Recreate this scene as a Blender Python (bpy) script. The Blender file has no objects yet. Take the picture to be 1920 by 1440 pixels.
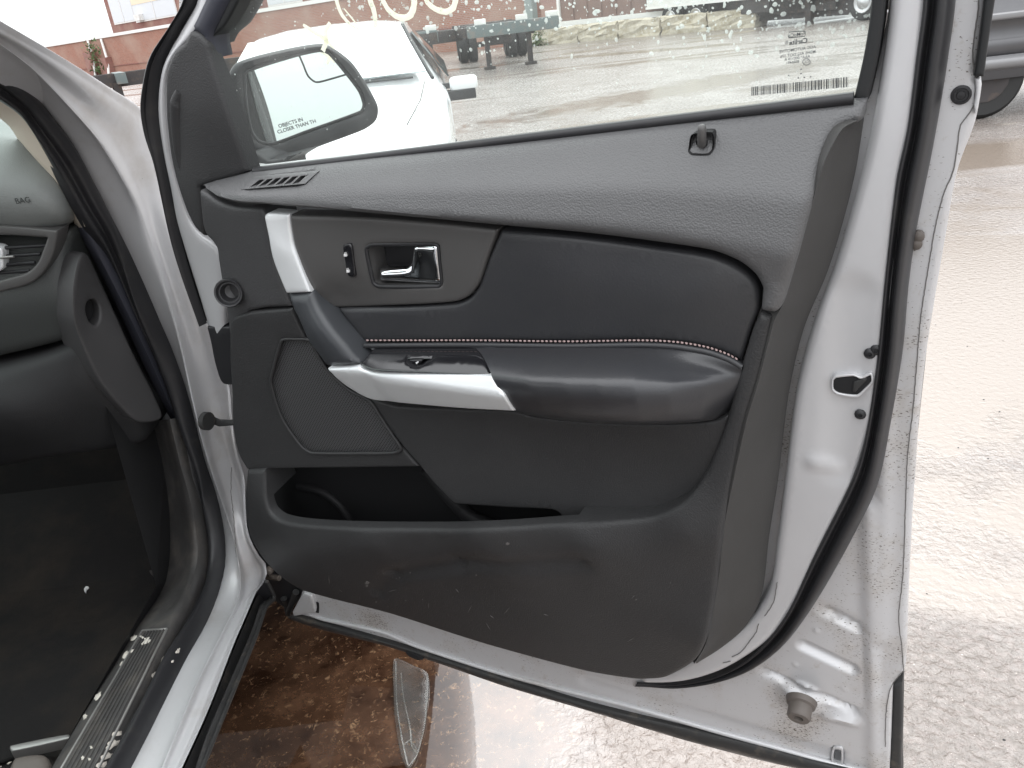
import bpy, bmesh, math, random
import numpy as np
from mathutils import Vector, Matrix
from mathutils.geometry import delaunay_2d_cdt
random.seed(4); rng = np.random.default_rng(4)
SC = bpy.context.scene; COL = SC.collection

# ------------------------------------------------------------------ camera
def N(v): v = np.array(v, float); return v/np.linalg.norm(v)
FOC = 1500.; EYE = np.array([0, 0, 1.45])
_roll = math.radians(7); _hd = 695.; _nd = FOC*FOC/_hd
UPC = -N([_nd*math.sin(_roll), -_nd*math.cos(_roll), -FOC])
_f = np.array([890-960, 720-28, -FOC]); FY = N(_f-UPC*np.dot(_f, UPC)); FX = np.cross(FY, UPC)
R = np.array([FX, FY, UPC])                      # camera -> world
cam = bpy.data.objects.new('camera', bpy.data.cameras.new('camera')); COL.objects.link(cam)
cam.data.sensor_width = 36; cam.data.lens = 36*FOC/1920; cam.data.clip_start = .02; cam.data.clip_end = 3000
cam.matrix_world = Matrix.Translation(Vector(EYE)) @ Matrix(R.tolist()).to_4x4()
SC.camera = cam
# ------------------------------------------------------------------ overcast light
SUN_EL, SUN_AZ = math.radians(58), math.radians(15)
w = bpy.data.worlds.new('World'); SC.world = w; w.use_nodes = True
nt = w.node_tree; bg = nt.nodes['Background']
sky = nt.nodes.new('ShaderNodeTexSky'); sky.sky_type = 'NISHITA'; sky.sun_disc = False
sky.sun_elevation = SUN_EL; sky.sun_rotation = SUN_AZ; sky.dust_density = 5; sky.air_density = 1
hs = nt.nodes.new('ShaderNodeHueSaturation'); hs.inputs['Saturation'].default_value = .08
mx = nt.nodes.new('ShaderNodeMixRGB'); mx.inputs[0].default_value = .6; mx.inputs[2].default_value = (24., 24.4, 25., 1)
nt.links.new(sky.outputs[0], hs.inputs['Color']); nt.links.new(hs.outputs[0], mx.inputs[1]); stc = nt.nodes.new('ShaderNodeTexCoord'); ssp = nt.nodes.new('ShaderNodeSeparateXYZ'); nt.links.new(stc.outputs['Generated'], ssp.inputs[0])
smr = nt.nodes.new('ShaderNodeMapRange'); smr.inputs[1].default_value = 0; smr.inputs[2].default_value = 1; smr.inputs[3].default_value = .55; smr.inputs[4].default_value = 1.65; nt.links.new(ssp.outputs[2], smr.inputs[0])
smu = nt.nodes.new('ShaderNodeVectorMath'); smu.operation = 'SCALE'; nt.links.new(mx.outputs[0], smu.inputs[0]); nt.links.new(smr.outputs[0], smu.inputs['Scale'])
nt.links.new(smu.outputs[0], bg.inputs[0])
bg.inputs[1].default_value = .15
sl = bpy.data.lights.new('sun', 'SUN'); sl.energy = .9; sl.angle = math.radians(60); sl.color = (1, .975, .945)
sun = bpy.data.objects.new('sun', sl); COL.objects.link(sun)
_sd = Vector((math.sin(SUN_AZ)*math.cos(SUN_EL), math.cos(SUN_AZ)*math.cos(SUN_EL), math.sin(SUN_EL)))
sun.rotation_euler = _sd.to_track_quat('Z', 'Y').to_euler()
SC.view_settings.view_transform = 'Standard'; SC.view_settings.look = 'None'
SC.view_settings.exposure = -.12; SC.view_settings.gamma = 1; SC.view_settings.use_curve_mapping = False

# ------------------------------------------------------------------ materials
M = {}
def mat(name, col, rough=.5, metal=0., spec=.5, bump=None, var=None, coat=0., alpha=1., trans=0., ior=1.5, rvar=None, coatr=.05):
    """bump: list of (kind, scale, distance, strength); var: (scale, colour2, lo, hi[, detail])"""
    m = bpy.data.materials.new(name); m.use_nodes = True; t = m.node_tree; b = t.nodes['Principled BSDF']
    b.inputs['Base Color'].default_value = (*col, 1); b.inputs['Roughness'].default_value = rough
    b.inputs['Metallic'].default_value = metal; b.inputs['Specular IOR Level'].default_value = spec
    b.inputs['Coat Weight'].default_value = coat; b.inputs['Coat Roughness'].default_value = coatr
    b.inputs['Alpha'].default_value = alpha; b.inputs['Transmission Weight'].default_value = trans; b.inputs['IOR'].default_value = ior
    tc = t.nodes.new('ShaderNodeTexCoord')
    if var:
        lst = var if isinstance(var, list) else [var]; cur = None
        for vv in lst:
            n = t.nodes.new('ShaderNodeTexNoise'); n.inputs['Scale'].default_value = vv[0]; n.inputs['Detail'].default_value = vv[4] if len(vv) > 4 else 6
            n.inputs['Roughness'].default_value = .65
            t.links.new(tc.outputs['Object'], n.inputs['Vector'])
            mr = t.nodes.new('ShaderNodeMapRange'); mr.inputs[1].default_value = vv[2]; mr.inputs[2].default_value = vv[3]
            t.links.new(n.outputs['Fac'], mr.inputs[0])
            x = t.nodes.new('ShaderNodeMixRGB'); x.inputs[2].default_value = (*vv[1], 1)
            if cur is None: x.inputs[1].default_value = (*col, 1)
            else: t.links.new(cur, x.inputs[1])
            t.links.new(mr.outputs[0], x.inputs[0]); cur = x.outputs[0]
        t.links.new(cur, b.inputs['Base Color'])
    if rvar:
        n = t.nodes.new('ShaderNodeTexNoise'); n.inputs['Scale'].default_value = rvar[0]; n.inputs['Detail'].default_value = 5
        t.links.new(tc.outputs['Object'], n.inputs['Vector'])
        mr = t.nodes.new('ShaderNodeMapRange'); mr.inputs[1].default_value = rvar[3]; mr.inputs[2].default_value = rvar[4]
        mr.inputs[3].default_value = rvar[1]; mr.inputs[4].default_value = rvar[2]
        t.links.new(n.outputs['Fac'], mr.inputs[0]); t.links.new(mr.outputs[0], b.inputs['Roughness'])
    prev = None
    for (k, sc, dist, st) in (bump or []):
        if k == 'voro':
            n = t.nodes.new('ShaderNodeTexVoronoi'); n.feature = 'SMOOTH_F1'; n.inputs['Smoothness'].default_value = .35; out = n.outputs['Distance']
        elif k == 'edge':
            n = t.nodes.new('ShaderNodeTexVoronoi'); n.feature = 'DISTANCE_TO_EDGE'; out = n.outputs['Distance']
        else:
            n = t.nodes.new('ShaderNodeTexNoise'); n.inputs['Detail'].default_value = 5; out = n.outputs['Fac']
        n.inputs['Scale'].default_value = sc; t.links.new(tc.outputs['Object'], n.inputs['Vector'])
        bp = t.nodes.new('ShaderNodeBump'); bp.inputs['Distance'].default_value = dist; bp.inputs['Strength'].default_value = st
        if k == 'voro': bp.invert = True
        t.links.new(out, bp.inputs['Height'])
        if prev: t.links.new(prev.outputs[0], bp.inputs['Normal'])
        prev = bp
    if prev: t.links.new(prev.outputs[0], b.inputs['Normal'])
    M[name] = m; return m
mat('front_grain', (.056, .056, .058), .48, spec=.45, bump=[('voro', 520, .0008, .5)], var=(5, (.046, .046, .047), .4, .7))
mat('topper_grain', (.085, .085, .087), .44, spec=.55, bump=[('voro', 520, .0008, .55)], var=(5, (.077, .077, .079), .4, .7))
mat('hard_grain', (.036, .036, .037), .5, spec=.36, bump=[('voro', 480, .0007, .55)], var=[(4, (.029, .029, .03), .35, .7), (60, (.048, .046, .044), .62, .8)])
mat('hard_fine', (.046, .045, .044), .5, spec=.4, bump=[('voro', 900, .0004, .5)], var=(6, (.038, .037, .036), .35, .7))
mat('leather', (.036, .0365, .039), .42, spec=.5, bump=[('noise', 420, .0005, .35), ('edge', 260, .0003, .3), ('noise', 14, .002, .3)], var=(5, (.03, .031, .035), .4, .65))
mat('arm_leather', (.034, .0345, .037), .33, spec=.55, bump=[('noise', 420, .0005, .35), ('edge', 230, .0003, .3), ('noise', 22, .002, .25)], var=(5, (.03, .031, .035), .4, .65))
mat('satin_gray', (.075, .073, .072), .38, spec=.5, bump=[('noise', 700, .0002, .2)])
mat('strap_gray', (.045, .048, .053), .4, spec=.5, bump=[('noise', 700, .0002, .2)])
mat('silver_trim', (.74, .76, .77), .34, metal=.3, bump=[('noise', 900, .0001, .1)])
mat('chrome', (.9, .92, .94), .05, metal=1.)
mat('gloss_black', (.012, .012, .014), .12, spec=.6, var=(90, (.05, .05, .05), .66, .8), rvar=(8, .08, .25, .4, .6))
mat('black_plastic', (.022, .022, .024), .42, spec=.4, bump=[('noise', 500, .0002, .2)])
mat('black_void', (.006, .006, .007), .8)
mat('rubber', (.02, .02, .022), .42, spec=.45, bump=[('noise', 90, .0006, .25)], var=(25, (.035, .034, .033), .55, .75))
mat('rubber_dirty', (.03, .03, .03), .5, spec=.4, bump=[('noise', 60, .001, .3)], var=[(30, (.1, .085, .07), .55, .75), (160, (.16, .15, .14), .66, .78)], rvar=(20, .3, .8, .3, .7))
def paint(name, dirt):
    return mat(name, (.56, .56, .57), .36, metal=.25, spec=.5, coat=.4, coatr=.1,
               var=[(2.5, (.52, .52, .53), .35, .65)]+dirt, bump=[('noise', 1.8, .01, .15), ('noise', 1400, .00005, .2)])
paint('silver_paint', [(240, (.4, .39, .38), .71, .8)])
paint('silver_sill', [(7, (.42, .40, .38), .5, .75), (180, (.17, .15, .13), .68, .78)])
def speckle(name):
    m = paint(name, [(9, (.46, .43, .40), .48, .75), (50, (.38, .345, .31), .6, .8)]); t = m.node_tree; b = t.nodes['Principled BSDF']
    tc = t.nodes.new('ShaderNodeTexCoord'); mp = t.nodes.new('ShaderNodeMapping'); mp.inputs['Scale'].default_value = (260, 260, 700)
    n = t.nodes.new('ShaderNodeTexNoise'); n.inputs['Scale'].default_value = 1; n.inputs['Detail'].default_value = 3
    t.links.new(tc.outputs['Object'], mp.inputs[0]); t.links.new(mp.outputs[0], n.inputs['Vector'])
    n2 = t.nodes.new('ShaderNodeTexNoise'); n2.inputs['Scale'].default_value = 9; t.links.new(tc.outputs['Object'], n2.inputs['Vector'])
    ad = t.nodes.new('ShaderNodeMath'); ad.operation = 'MULTIPLY_ADD'; ad.inputs[1].default_value = .45
    t.links.new(n2.outputs['Fac'], ad.inputs[0]); t.links.new(n.outputs['Fac'], ad.inputs[2])
    mr = t.nodes.new('ShaderNodeMapRange'); mr.inputs[1].default_value = .87; mr.inputs[2].default_value = .92; t.links.new(ad.outputs[0], mr.inputs[0])
    x = t.nodes.new('ShaderNodeMixRGB'); x.inputs[2].default_value = (.1, .08, .065, 1)
    src = b.inputs['Base Color'].links[0].from_socket; t.links.new(src, x.inputs[1]); t.links.new(mr.outputs[0], x.inputs[0]); t.links.new(x.outputs[0], b.inputs['Base Color'])
    return m
speckle('silver_dirty')
mat('crack', (.14, .135, .13), .8)
mat('beige_trim', (.62, .54, .45), .75, bump=[('noise', 300, .0005, .3)])
mat('dash_pad', (.18, .19, .185), .5, spec=.4, bump=[('voro', 500, .0006, .4)], var=(3, (.17, .18, .175), .4, .7))
mat('dash_lower', (.042, .045, .044), .5, spec=.4, bump=[('voro', 500, .0006, .4)])
mat('interior_dark', (.022, .022, .023), .55, spec=.35, bump=[('voro', 600, .0004, .4)], var=(5, (.016, .016, .017), .4, .7))
mat('interior_mid', (.045, .044, .045), .48, spec=.4, bump=[('voro', 600, .0004, .4)])
mat('pillar_blue', (.04, .042, .055), .5, spec=.4)
mat('pocket_shade', (.014, .014, .015), .6, spec=.3, bump=[('voro', 600, .0004, .4)])  # darker trim plastic; the deep shade inside the pocket is in the colour
mat('dust_mark', (.11, .104, .1), .8)
mat('carpet', (.02, .019, .019), .95, spec=.1, bump=[('noise', 700, .003, .8), ('noise', 60, .004, .4)], var=[(6, (.034, .029, .025), .45, .7), (420, (.12, .11, .1), .73, .8)])
mat('mat_edge', (.05, .043, .043), .9)
mat('sill_plate', (.05, .048, .047), .42, spec=.45, bump=[('noise', 200, .0006, .3)], var=[(14, (.1, .09, .08), .5, .75), (220, (.3, .28, .25), .7, .78)], rvar=(12, .3, .7, .35, .65))
mat('scuff', (.62, .58, .52), .7, bump=[('noise', 300, .001, .6)], var=(120, (.35, .32, .28), .5, .65))
mat('grommet', (.028, .028, .03), .38, spec=.5)
mat('mark_white', (.75, .75, .75), .6)
mat('mark_print', (.05, .055, .06), .6)
mat('thread', (.42, .31, .3), .7)
mat('weather_black', (.018, .019, .02), .5, spec=.35, bump=[('noise', 300, .0003, .2)])
mat('steel', (.35, .34, .33), .4, metal=.7)
mat('rusty', (.12, .1, .085), .6, metal=.3, var=(70, (.35, .3, .26), .5, .7))
mat('mirror', (.93, .95, .95), .01, metal=1.)
mat('bumper_rubber', (.11, .095, .085), .5, spec=.4)
mat('headliner', (.5, .48, .45), .9)
mat('tyre', (.02, .02, .02), .7)
mat('white_body', (.78, .79, .8), .25, coat=.8, var=(2, (.74, .75, .77), .4, .7))
mat('grey_body', (.085, .085, .09), .35, metal=.3, coat=.5, var=(2, (.07, .07, .075), .4, .7))
mat('grey_cladding', (.22, .22, .225), .4, metal=.3)
mat('car_glass', (.04, .05, .05), .05, spec=.8)
mat('headlight', (.6, .62, .65), .1, spec=.8)
mat('trailer_dark', (.04, .035, .035), .6, var=(6, (.09, .065, .05), .5, .7))
mat('trailer_teal', (.12, .15, .15), .6, var=(4, (.2, .17, .15), .5, .7))
mat('trailer_white', (.75, .75, .73), .4, var=(3, (.66, .65, .62), .45, .7))
mat('rim_alloy', (.55, .55, .56), .3, metal=.8)
mat('concrete', (.5, .45, .36), .85, bump=[('noise', 6, .03, .5)], var=[(2.5, (.34, .29, .2), .45, .65), (9, (.62, .58, .5), .5, .7)])
mat('white_frame', (.75, .74, .72), .5)
mat('brown_sheet', (.2, .12, .095), .6, var=(1.5, (.15, .095, .08), .4, .7))
mat('weeds', (.09, .13, .04), .7, var=(20, (.05, .08, .03), .4, .6))
mat('stone_pale', (.55, .5, .43), .8)
mat('teal_post', (.22, .26, .255), .5)
mat('pale_pane', (.66, .69, .72), .25)
mat('shade_cream', (.8, .68, .52), .8)
def brick(name, c1, c2, mortar, scale):
    m = bpy.data.materials.new(name); m.use_nodes = True; t = m.node_tree; b = t.nodes['Principled BSDF']
    tc = t.nodes.new('ShaderNodeTexCoord'); br = t.nodes.new('ShaderNodeTexBrick')
    br.inputs['Color1'].default_value = (*c1, 1); br.inputs['Color2'].default_value = (*c2, 1); br.inputs['Mortar'].default_value = (*mortar, 1)
    br.inputs['Scale'].default_value = 1; br.inputs['Brick Width'].default_value = .22; br.inputs['Row Height'].default_value = .075; br.inputs['Mortar Size'].default_value = .01
    t.links.new(tc.outputs['UV'], br.inputs['Vector'])
    n = t.nodes.new('ShaderNodeTexNoise'); n.inputs['Scale'].default_value = .5; n.inputs['Detail'].default_value = 8; t.links.new(tc.outputs['UV'], n.inputs['Vector'])
    mr = t.nodes.new('ShaderNodeMapRange'); mr.inputs[1].default_value = .45; mr.inputs[2].default_value = .75; t.links.new(n.outputs['Fac'], mr.inputs[0])
    x = t.nodes.new('ShaderNodeMixRGB'); x.inputs[2].default_value = (.36, .25, .2, 1); t.links.new(br.outputs['Color'], x.inputs[1]); t.links.new(mr.outputs[0], x.inputs[0])
    t.links.new(x.outputs[0], b.inputs['Base Color']); b.inputs['Roughness'].default_value = .85
    M[name] = m
brick('brick_orange', (.33, .13, .085), (.27, .1, .065), (.3, .24, .2), 1)
brick('brick_dark', (.26, .085, .07), (.21, .07, .055), (.25, .19, .17), 1)

def glassmat(name, tint, dirt, dc=(.85, .88, .86)):
    m = bpy.data.materials.new(name); m.use_nodes = True; t = m.node_tree; t.nodes.remove(t.nodes['Principled BSDF'])
    o = t.nodes['Material Output']; tr = t.nodes.new('ShaderNodeBsdfTransparent'); tr.inputs[0].default_value = (*tint, 1)
    gl = t.nodes.new('ShaderNodeBsdfGlossy'); gl.inputs['Roughness'].default_value = .01
    fr = t.nodes.new('ShaderNodeFresnel'); fr.inputs[0].default_value = 1.45
    m1 = t.nodes.new('ShaderNodeMixShader'); t.links.new(fr.outputs[0], m1.inputs[0]); t.links.new(tr.outputs[0], m1.inputs[1]); t.links.new(gl.outputs[0], m1.inputs[2])
    df = t.nodes.new('ShaderNodeBsdfTranslucent'); df.inputs[0].default_value = (*dc, 1)
    d2 = t.nodes.new('ShaderNodeBsdfDiffuse'); d2.inputs[0].default_value = (*dc, 1)
    mm = t.nodes.new('ShaderNodeMixShader'); mm.inputs[0].default_value = .5; t.links.new(df.outputs[0], mm.inputs[1]); t.links.new(d2.outputs[0], mm.inputs[2])
    tc = t.nodes.new('ShaderNodeTexCoord'); n = t.nodes.new('ShaderNodeTexNoise'); n.inputs['Scale'].default_value = 7; n.inputs['Detail'].default_value = 8
    t.links.new(tc.outputs['Object'], n.inputs['Vector'])
    mr = t.nodes.new('ShaderNodeMapRange'); mr.inputs[1].default_value = .35; mr.inputs[2].default_value = .75; mr.inputs[3].default_value = dirt*.5; mr.inputs[4].default_value = dirt*1.8
    t.links.new(n.outputs['Fac'], mr.inputs[0])
    m2 = t.nodes.new('ShaderNodeMixShader'); t.links.new(mr.outputs[0], m2.inputs[0]); t.links.new(m1.outputs[0], m2.inputs[1]); t.links.new(mm.outputs[0], m2.inputs[2])
    t.links.new(m2.outputs[0], o.inputs[0]); M[name] = m
glassmat('door_glass', (.88, .94, .91), .075); glassmat('windshield', (.8, .9, .86), .08); glassmat('droplet', (.95, .97, .96), .6); glassmat('paint_marker', (1, .98, .9), 2., (.95, .92, .78)); glassmat('film', (.96, .96, .94), .10)

# grille: regular lattice of painted dark spots for the shade in its holes
m = mat('grille_mesh', (.03, .03, .031), .45, spec=.4); t = m.node_tree; b = t.nodes['Principled BSDF']
tc = t.nodes.new('ShaderNodeTexCoord'); vo = t.nodes.new('ShaderNodeTexVoronoi'); vo.voronoi_dimensions = '2D'; vo.inputs['Randomness'].default_value = 0; vo.inputs['Scale'].default_value = 1
mp = t.nodes.new('ShaderNodeMapping'); mp.inputs['Rotation'].default_value = (0, 0, math.radians(45)); mp.inputs['Scale'].default_value = (285, 235, 1)
t.links.new(tc.outputs['UV'], mp.inputs[0]); t.links.new(mp.outputs[0], vo.inputs['Vector'])
mr = t.nodes.new('ShaderNodeMapRange'); mr.inputs[1].default_value = .28; mr.inputs[2].default_value = .42; t.links.new(vo.outputs['Distance'], mr.inputs[0])
x = t.nodes.new('ShaderNodeMixRGB'); x.inputs[1].default_value = (.003, .003, .003, 1); x.inputs[2].default_value = (.085, .085, .088, 1); t.links.new(mr.outputs[0], x.inputs[0]); t.links.new(x.outputs[0], b.inputs['Base Color'])
bp = t.nodes.new('ShaderNodeBump'); bp.inputs['Distance'].default_value = .001; t.links.new(mr.outputs[0], bp.inputs['Height']); t.links.new(bp.outputs[0], b.inputs['Normal'])

# ------------------------------------------------------------------ geometry helpers
def link(name, me, m=None, parent=None, label=None):
    o = bpy.data.objects.new(name, me); COL.objects.link(o)
    if m: me.materials.append(M[m])
    if parent: o.parent = parent
    if label: o['label'] = label
    return o
def mesh(name, V, F, m=None, parent=None, smooth=None, label=None, uv=None):
    me = bpy.data.meshes.new(name); me.from_pydata([tuple(map(float, v)) for v in V], [], [tuple(int(i) for i in f) for f in F]); me.update()
    if smooth is not None:
        me.polygons.foreach_set('use_smooth', [True]*len(me.polygons)); me.set_sharp_from_angle(angle=math.radians(smooth))
    if uv is not None:
        l = me.uv_layers.new(name='UVMap'); vi = np.empty(len(me.loops), int); me.loops.foreach_get('vertex_index', vi)
        l.data.foreach_set('uv', np.asarray(uv, np.float32)[vi].ravel())
    return link(name, me, m, parent, label)
def root(name, label, cat, loc, group=None):
    o = bpy.data.objects.new(name, None); COL.objects.link(o); o.location = loc; o['label'] = label; o['category'] = cat
    if group: o['group'] = group
    return o
def tagt(o, label, cat, group=None, kind=None):
    if label: o['label'] = label
    if cat: o['category'] = cat
    if group: o['group'] = group
    if kind: o['kind'] = kind
class Frame:
    def __init__(s, O, U, V, W): s.O, s.U, s.V, s.W = map(lambda a: np.array(a, float), (O, U, V, W))
    def proj(s, px, py, w=0.):
        r = R @ np.array([px-960, 720-py, -FOC]); t = (w-np.dot(EYE-s.O, s.W))/np.dot(r, s.W); P = EYE+r*t-s.O
        return np.array([np.dot(P, s.U), np.dot(P, s.V)])
    def world(s, u, v, w):
        u, v, w = np.broadcast_arrays(np.asarray(u, float), np.asarray(v, float), np.asarray(w, float))
        return s.O+u[..., None]*s.U+v[..., None]*s.V+w[..., None]*s.W
    def P(s, px, py, w=0.): u, v = s.proj(px, py, w); return s.world(u, v, w)
_A = np.array([-.525, 1.314, .36]); _d = N([.8767, -.481, 0]); _n = N([-.481, -.8767, 0]); _t = math.radians(3)
_W = _n*math.cos(_t)+np.array([0, 0, -math.sin(_t)])
DF = Frame(_A, _d, np.cross(_W, _d), _W)                 # the door: u along it, v up, w towards the cabin side
BF = lambda x: Frame((x, 0, 0), (0, 1, 0), (0, 0, 1), (1, 0, 0))      # car side
YF = lambda y: Frame((0, y, 0), (1, 0, 0), (0, 0, 1), (0, -1, 0))     # faces rearwards
ZF = lambda z: Frame((0, 0, z), (1, 0, 0), (0, 1, 0), (0, 0, 1))      # faces up

def cr(p0, p1, p2, p3, t):
    t = t[:, None]
    return .5*((2*p1)+(-p0+p2)*t+(2*p0-5*p1+4*p2-p3)*t*t+(-p0+3*p1-3*p2+p3)*t**3)
def curve(pts, step=4., closed=True, counts=None):
    P = [np.array(p[:2], float) for p in pts]; C = [len(p) > 2 for p in pts]; n = len(P); out = []; cnt = []
    for i in range(n if closed else n-1):
        j = (i+1) % n; a, b_ = P[i], P[j]; L = np.linalg.norm(b_-a)
        k = counts[i] if counts else max(1, int(L/step)); cnt.append(k)
        if not closed: pa = P[i-1] if i > 0 and not C[i] else a; pb = P[j+1] if j+1 < n and not C[j] else b_
        else: pa = P[i-1] if not C[i] else a; pb = P[(j+1) % n] if not C[j] else b_
        # limit neighbour distance so that uneven spacing does not overshoot
        da = np.linalg.norm(a-pa); db = np.linalg.norm(pb-b_)
        if da > L: pa = a+(pa-a)*L/da
        if db > L: pb = b_+(pb-b_)*L/db
        out.append(cr(pa, a, b_, pb, np.arange(k)/k))
    if not closed: out.append(P[-1][None])
    return np.concatenate(out), cnt
def inside(poly, pts):
    x, y = pts[:, 0][:, None], pts[:, 1][:, None]; a = poly; b_ = np.roll(poly, -1, 0)
    c = ((a[:, 1] > y) != (b_[:, 1] > y)) & (x < (b_[:, 0]-a[:, 0])*(y-a[:, 1])/(b_[:, 1]-a[:, 1]+1e-12)+a[:, 0])
    return (c.sum(1) % 2) == 1
def dpoly(poly, pts):
    a = poly; b_ = np.roll(poly, -1, 0); d = b_-a; L = (d**2).sum(1)+1e-12; res = np.empty(len(pts))
    for s in range(0, len(pts), 2000):
        q = pts[s:s+2000]; t = np.clip(((q[:, None]-a)*d).sum(2)/L, 0, 1); res[s:s+2000] = np.sqrt((((a+t[..., None]*d)-q[:, None])**2).sum(2).min(1))
    return res
def tps(ctrl, lam=4e-4):
    X = ctrl[:, :2]; n = len(X); D = np.linalg.norm(X[:, None]-X[None], axis=2)
    K = np.where(D > 0, D*D*np.log(D+1e-12), 0)+np.eye(n)*lam; P = np.c_[np.ones(n), X]
    A = np.zeros((n+3, n+3)); A[:n, :n] = K; A[:n, n:] = P; A[n:, :n] = P.T
    s = np.linalg.solve(A, np.r_[ctrl[:, 2], np.zeros(3)])
    def f(u, v):
        Q = np.c_[np.ravel(u), np.ravel(v)]; D = np.linalg.norm(Q[:, None]-X[None], axis=2)
        return (np.where(D > 0, D*D*np.log(D+1e-12), 0)@s[:n]+np.c_[np.ones(len(Q)), Q]@s[n:]).reshape(np.shape(u))
    return f
def heights(fr, w, ctrl):
    return tps(np.array([[*fr.proj(px, py, w+h), h] for px, py, h in ctrl]))
def lineuv(fr, w, pts):
    q = np.array([fr.proj(x, y, w) for x, y in pts]); o = np.argsort(q[:, 0]); q = q[o]
    U = np.linspace(q[0, 0], q[-1, 0], 200); V_ = np.interp(U, q[:, 0], q[:, 1]); k = np.hanning(15); k /= k.sum()
    V_ = np.convolve(np.pad(V_, 7, 'edge'), k, 'valid'); sl0 = (V_[5]-V_[0])/(U[5]-U[0]); sl1 = (V_[-1]-V_[-6])/(U[-1]-U[-6])
    def f(u):
        return np.where(u < U[0], V_[0]+(u-U[0])*sl0, np.where(u > U[-1], V_[-1]+(u-U[-1])*sl1, np.interp(u, U, V_)))
    return f
def planeh(fr, w, p3):
    Q = np.array([[*fr.proj(x, y, w+h), 1.] for x, y, h in p3]); c_ = np.linalg.solve(Q, np.array([h for _, _, h in p3]))
    return lambda u, v: c_[0]*u+c_[1]*v+c_[2]
def creaseh(fr, w, pts, sup, sdn, soft, gu=0., u0=0., h0=0.):
    L = lineuv(fr, w, pts)
    def f(u, v):
        d = v-L(u); ad = np.sqrt(d*d+soft*soft)-soft; return h0+gu*(u-u0)-np.where(d > 0, sup, sdn)*ad
    return f
def ruledh(fr, w, top, bot, prof):
    T, B_ = lineuv(fr, w, top), lineuv(fr, w, bot); px_, py_ = np.array(prof).T
    xs = np.linspace(0, 1, 200); ys = np.interp(xs, px_, py_); k = np.hanning(31); k /= k.sum(); ys = np.convolve(np.pad(ys, 15, 'edge'), k, 'valid')
    def f(u, v):
        s_ = np.clip((v-B_(u))/np.maximum(T(u)-B_(u), .01), 0, 1); return np.interp(s_, xs, ys)
    return f
def uvout(fr, pts, w, hf=None, step=4., counts=None):
    q, cnt = curve(pts, step, True, counts); res = np.array([fr.proj(x, y, w) for x, y in q])
    if hf is not None:
        for _ in range(5):
            hh = hf(res[:, 0], res[:, 1]); res = .3*res+.7*np.array([fr.proj(x, y, w+h) for (x, y), h in zip(q, hh)])
    return res, cnt
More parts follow.
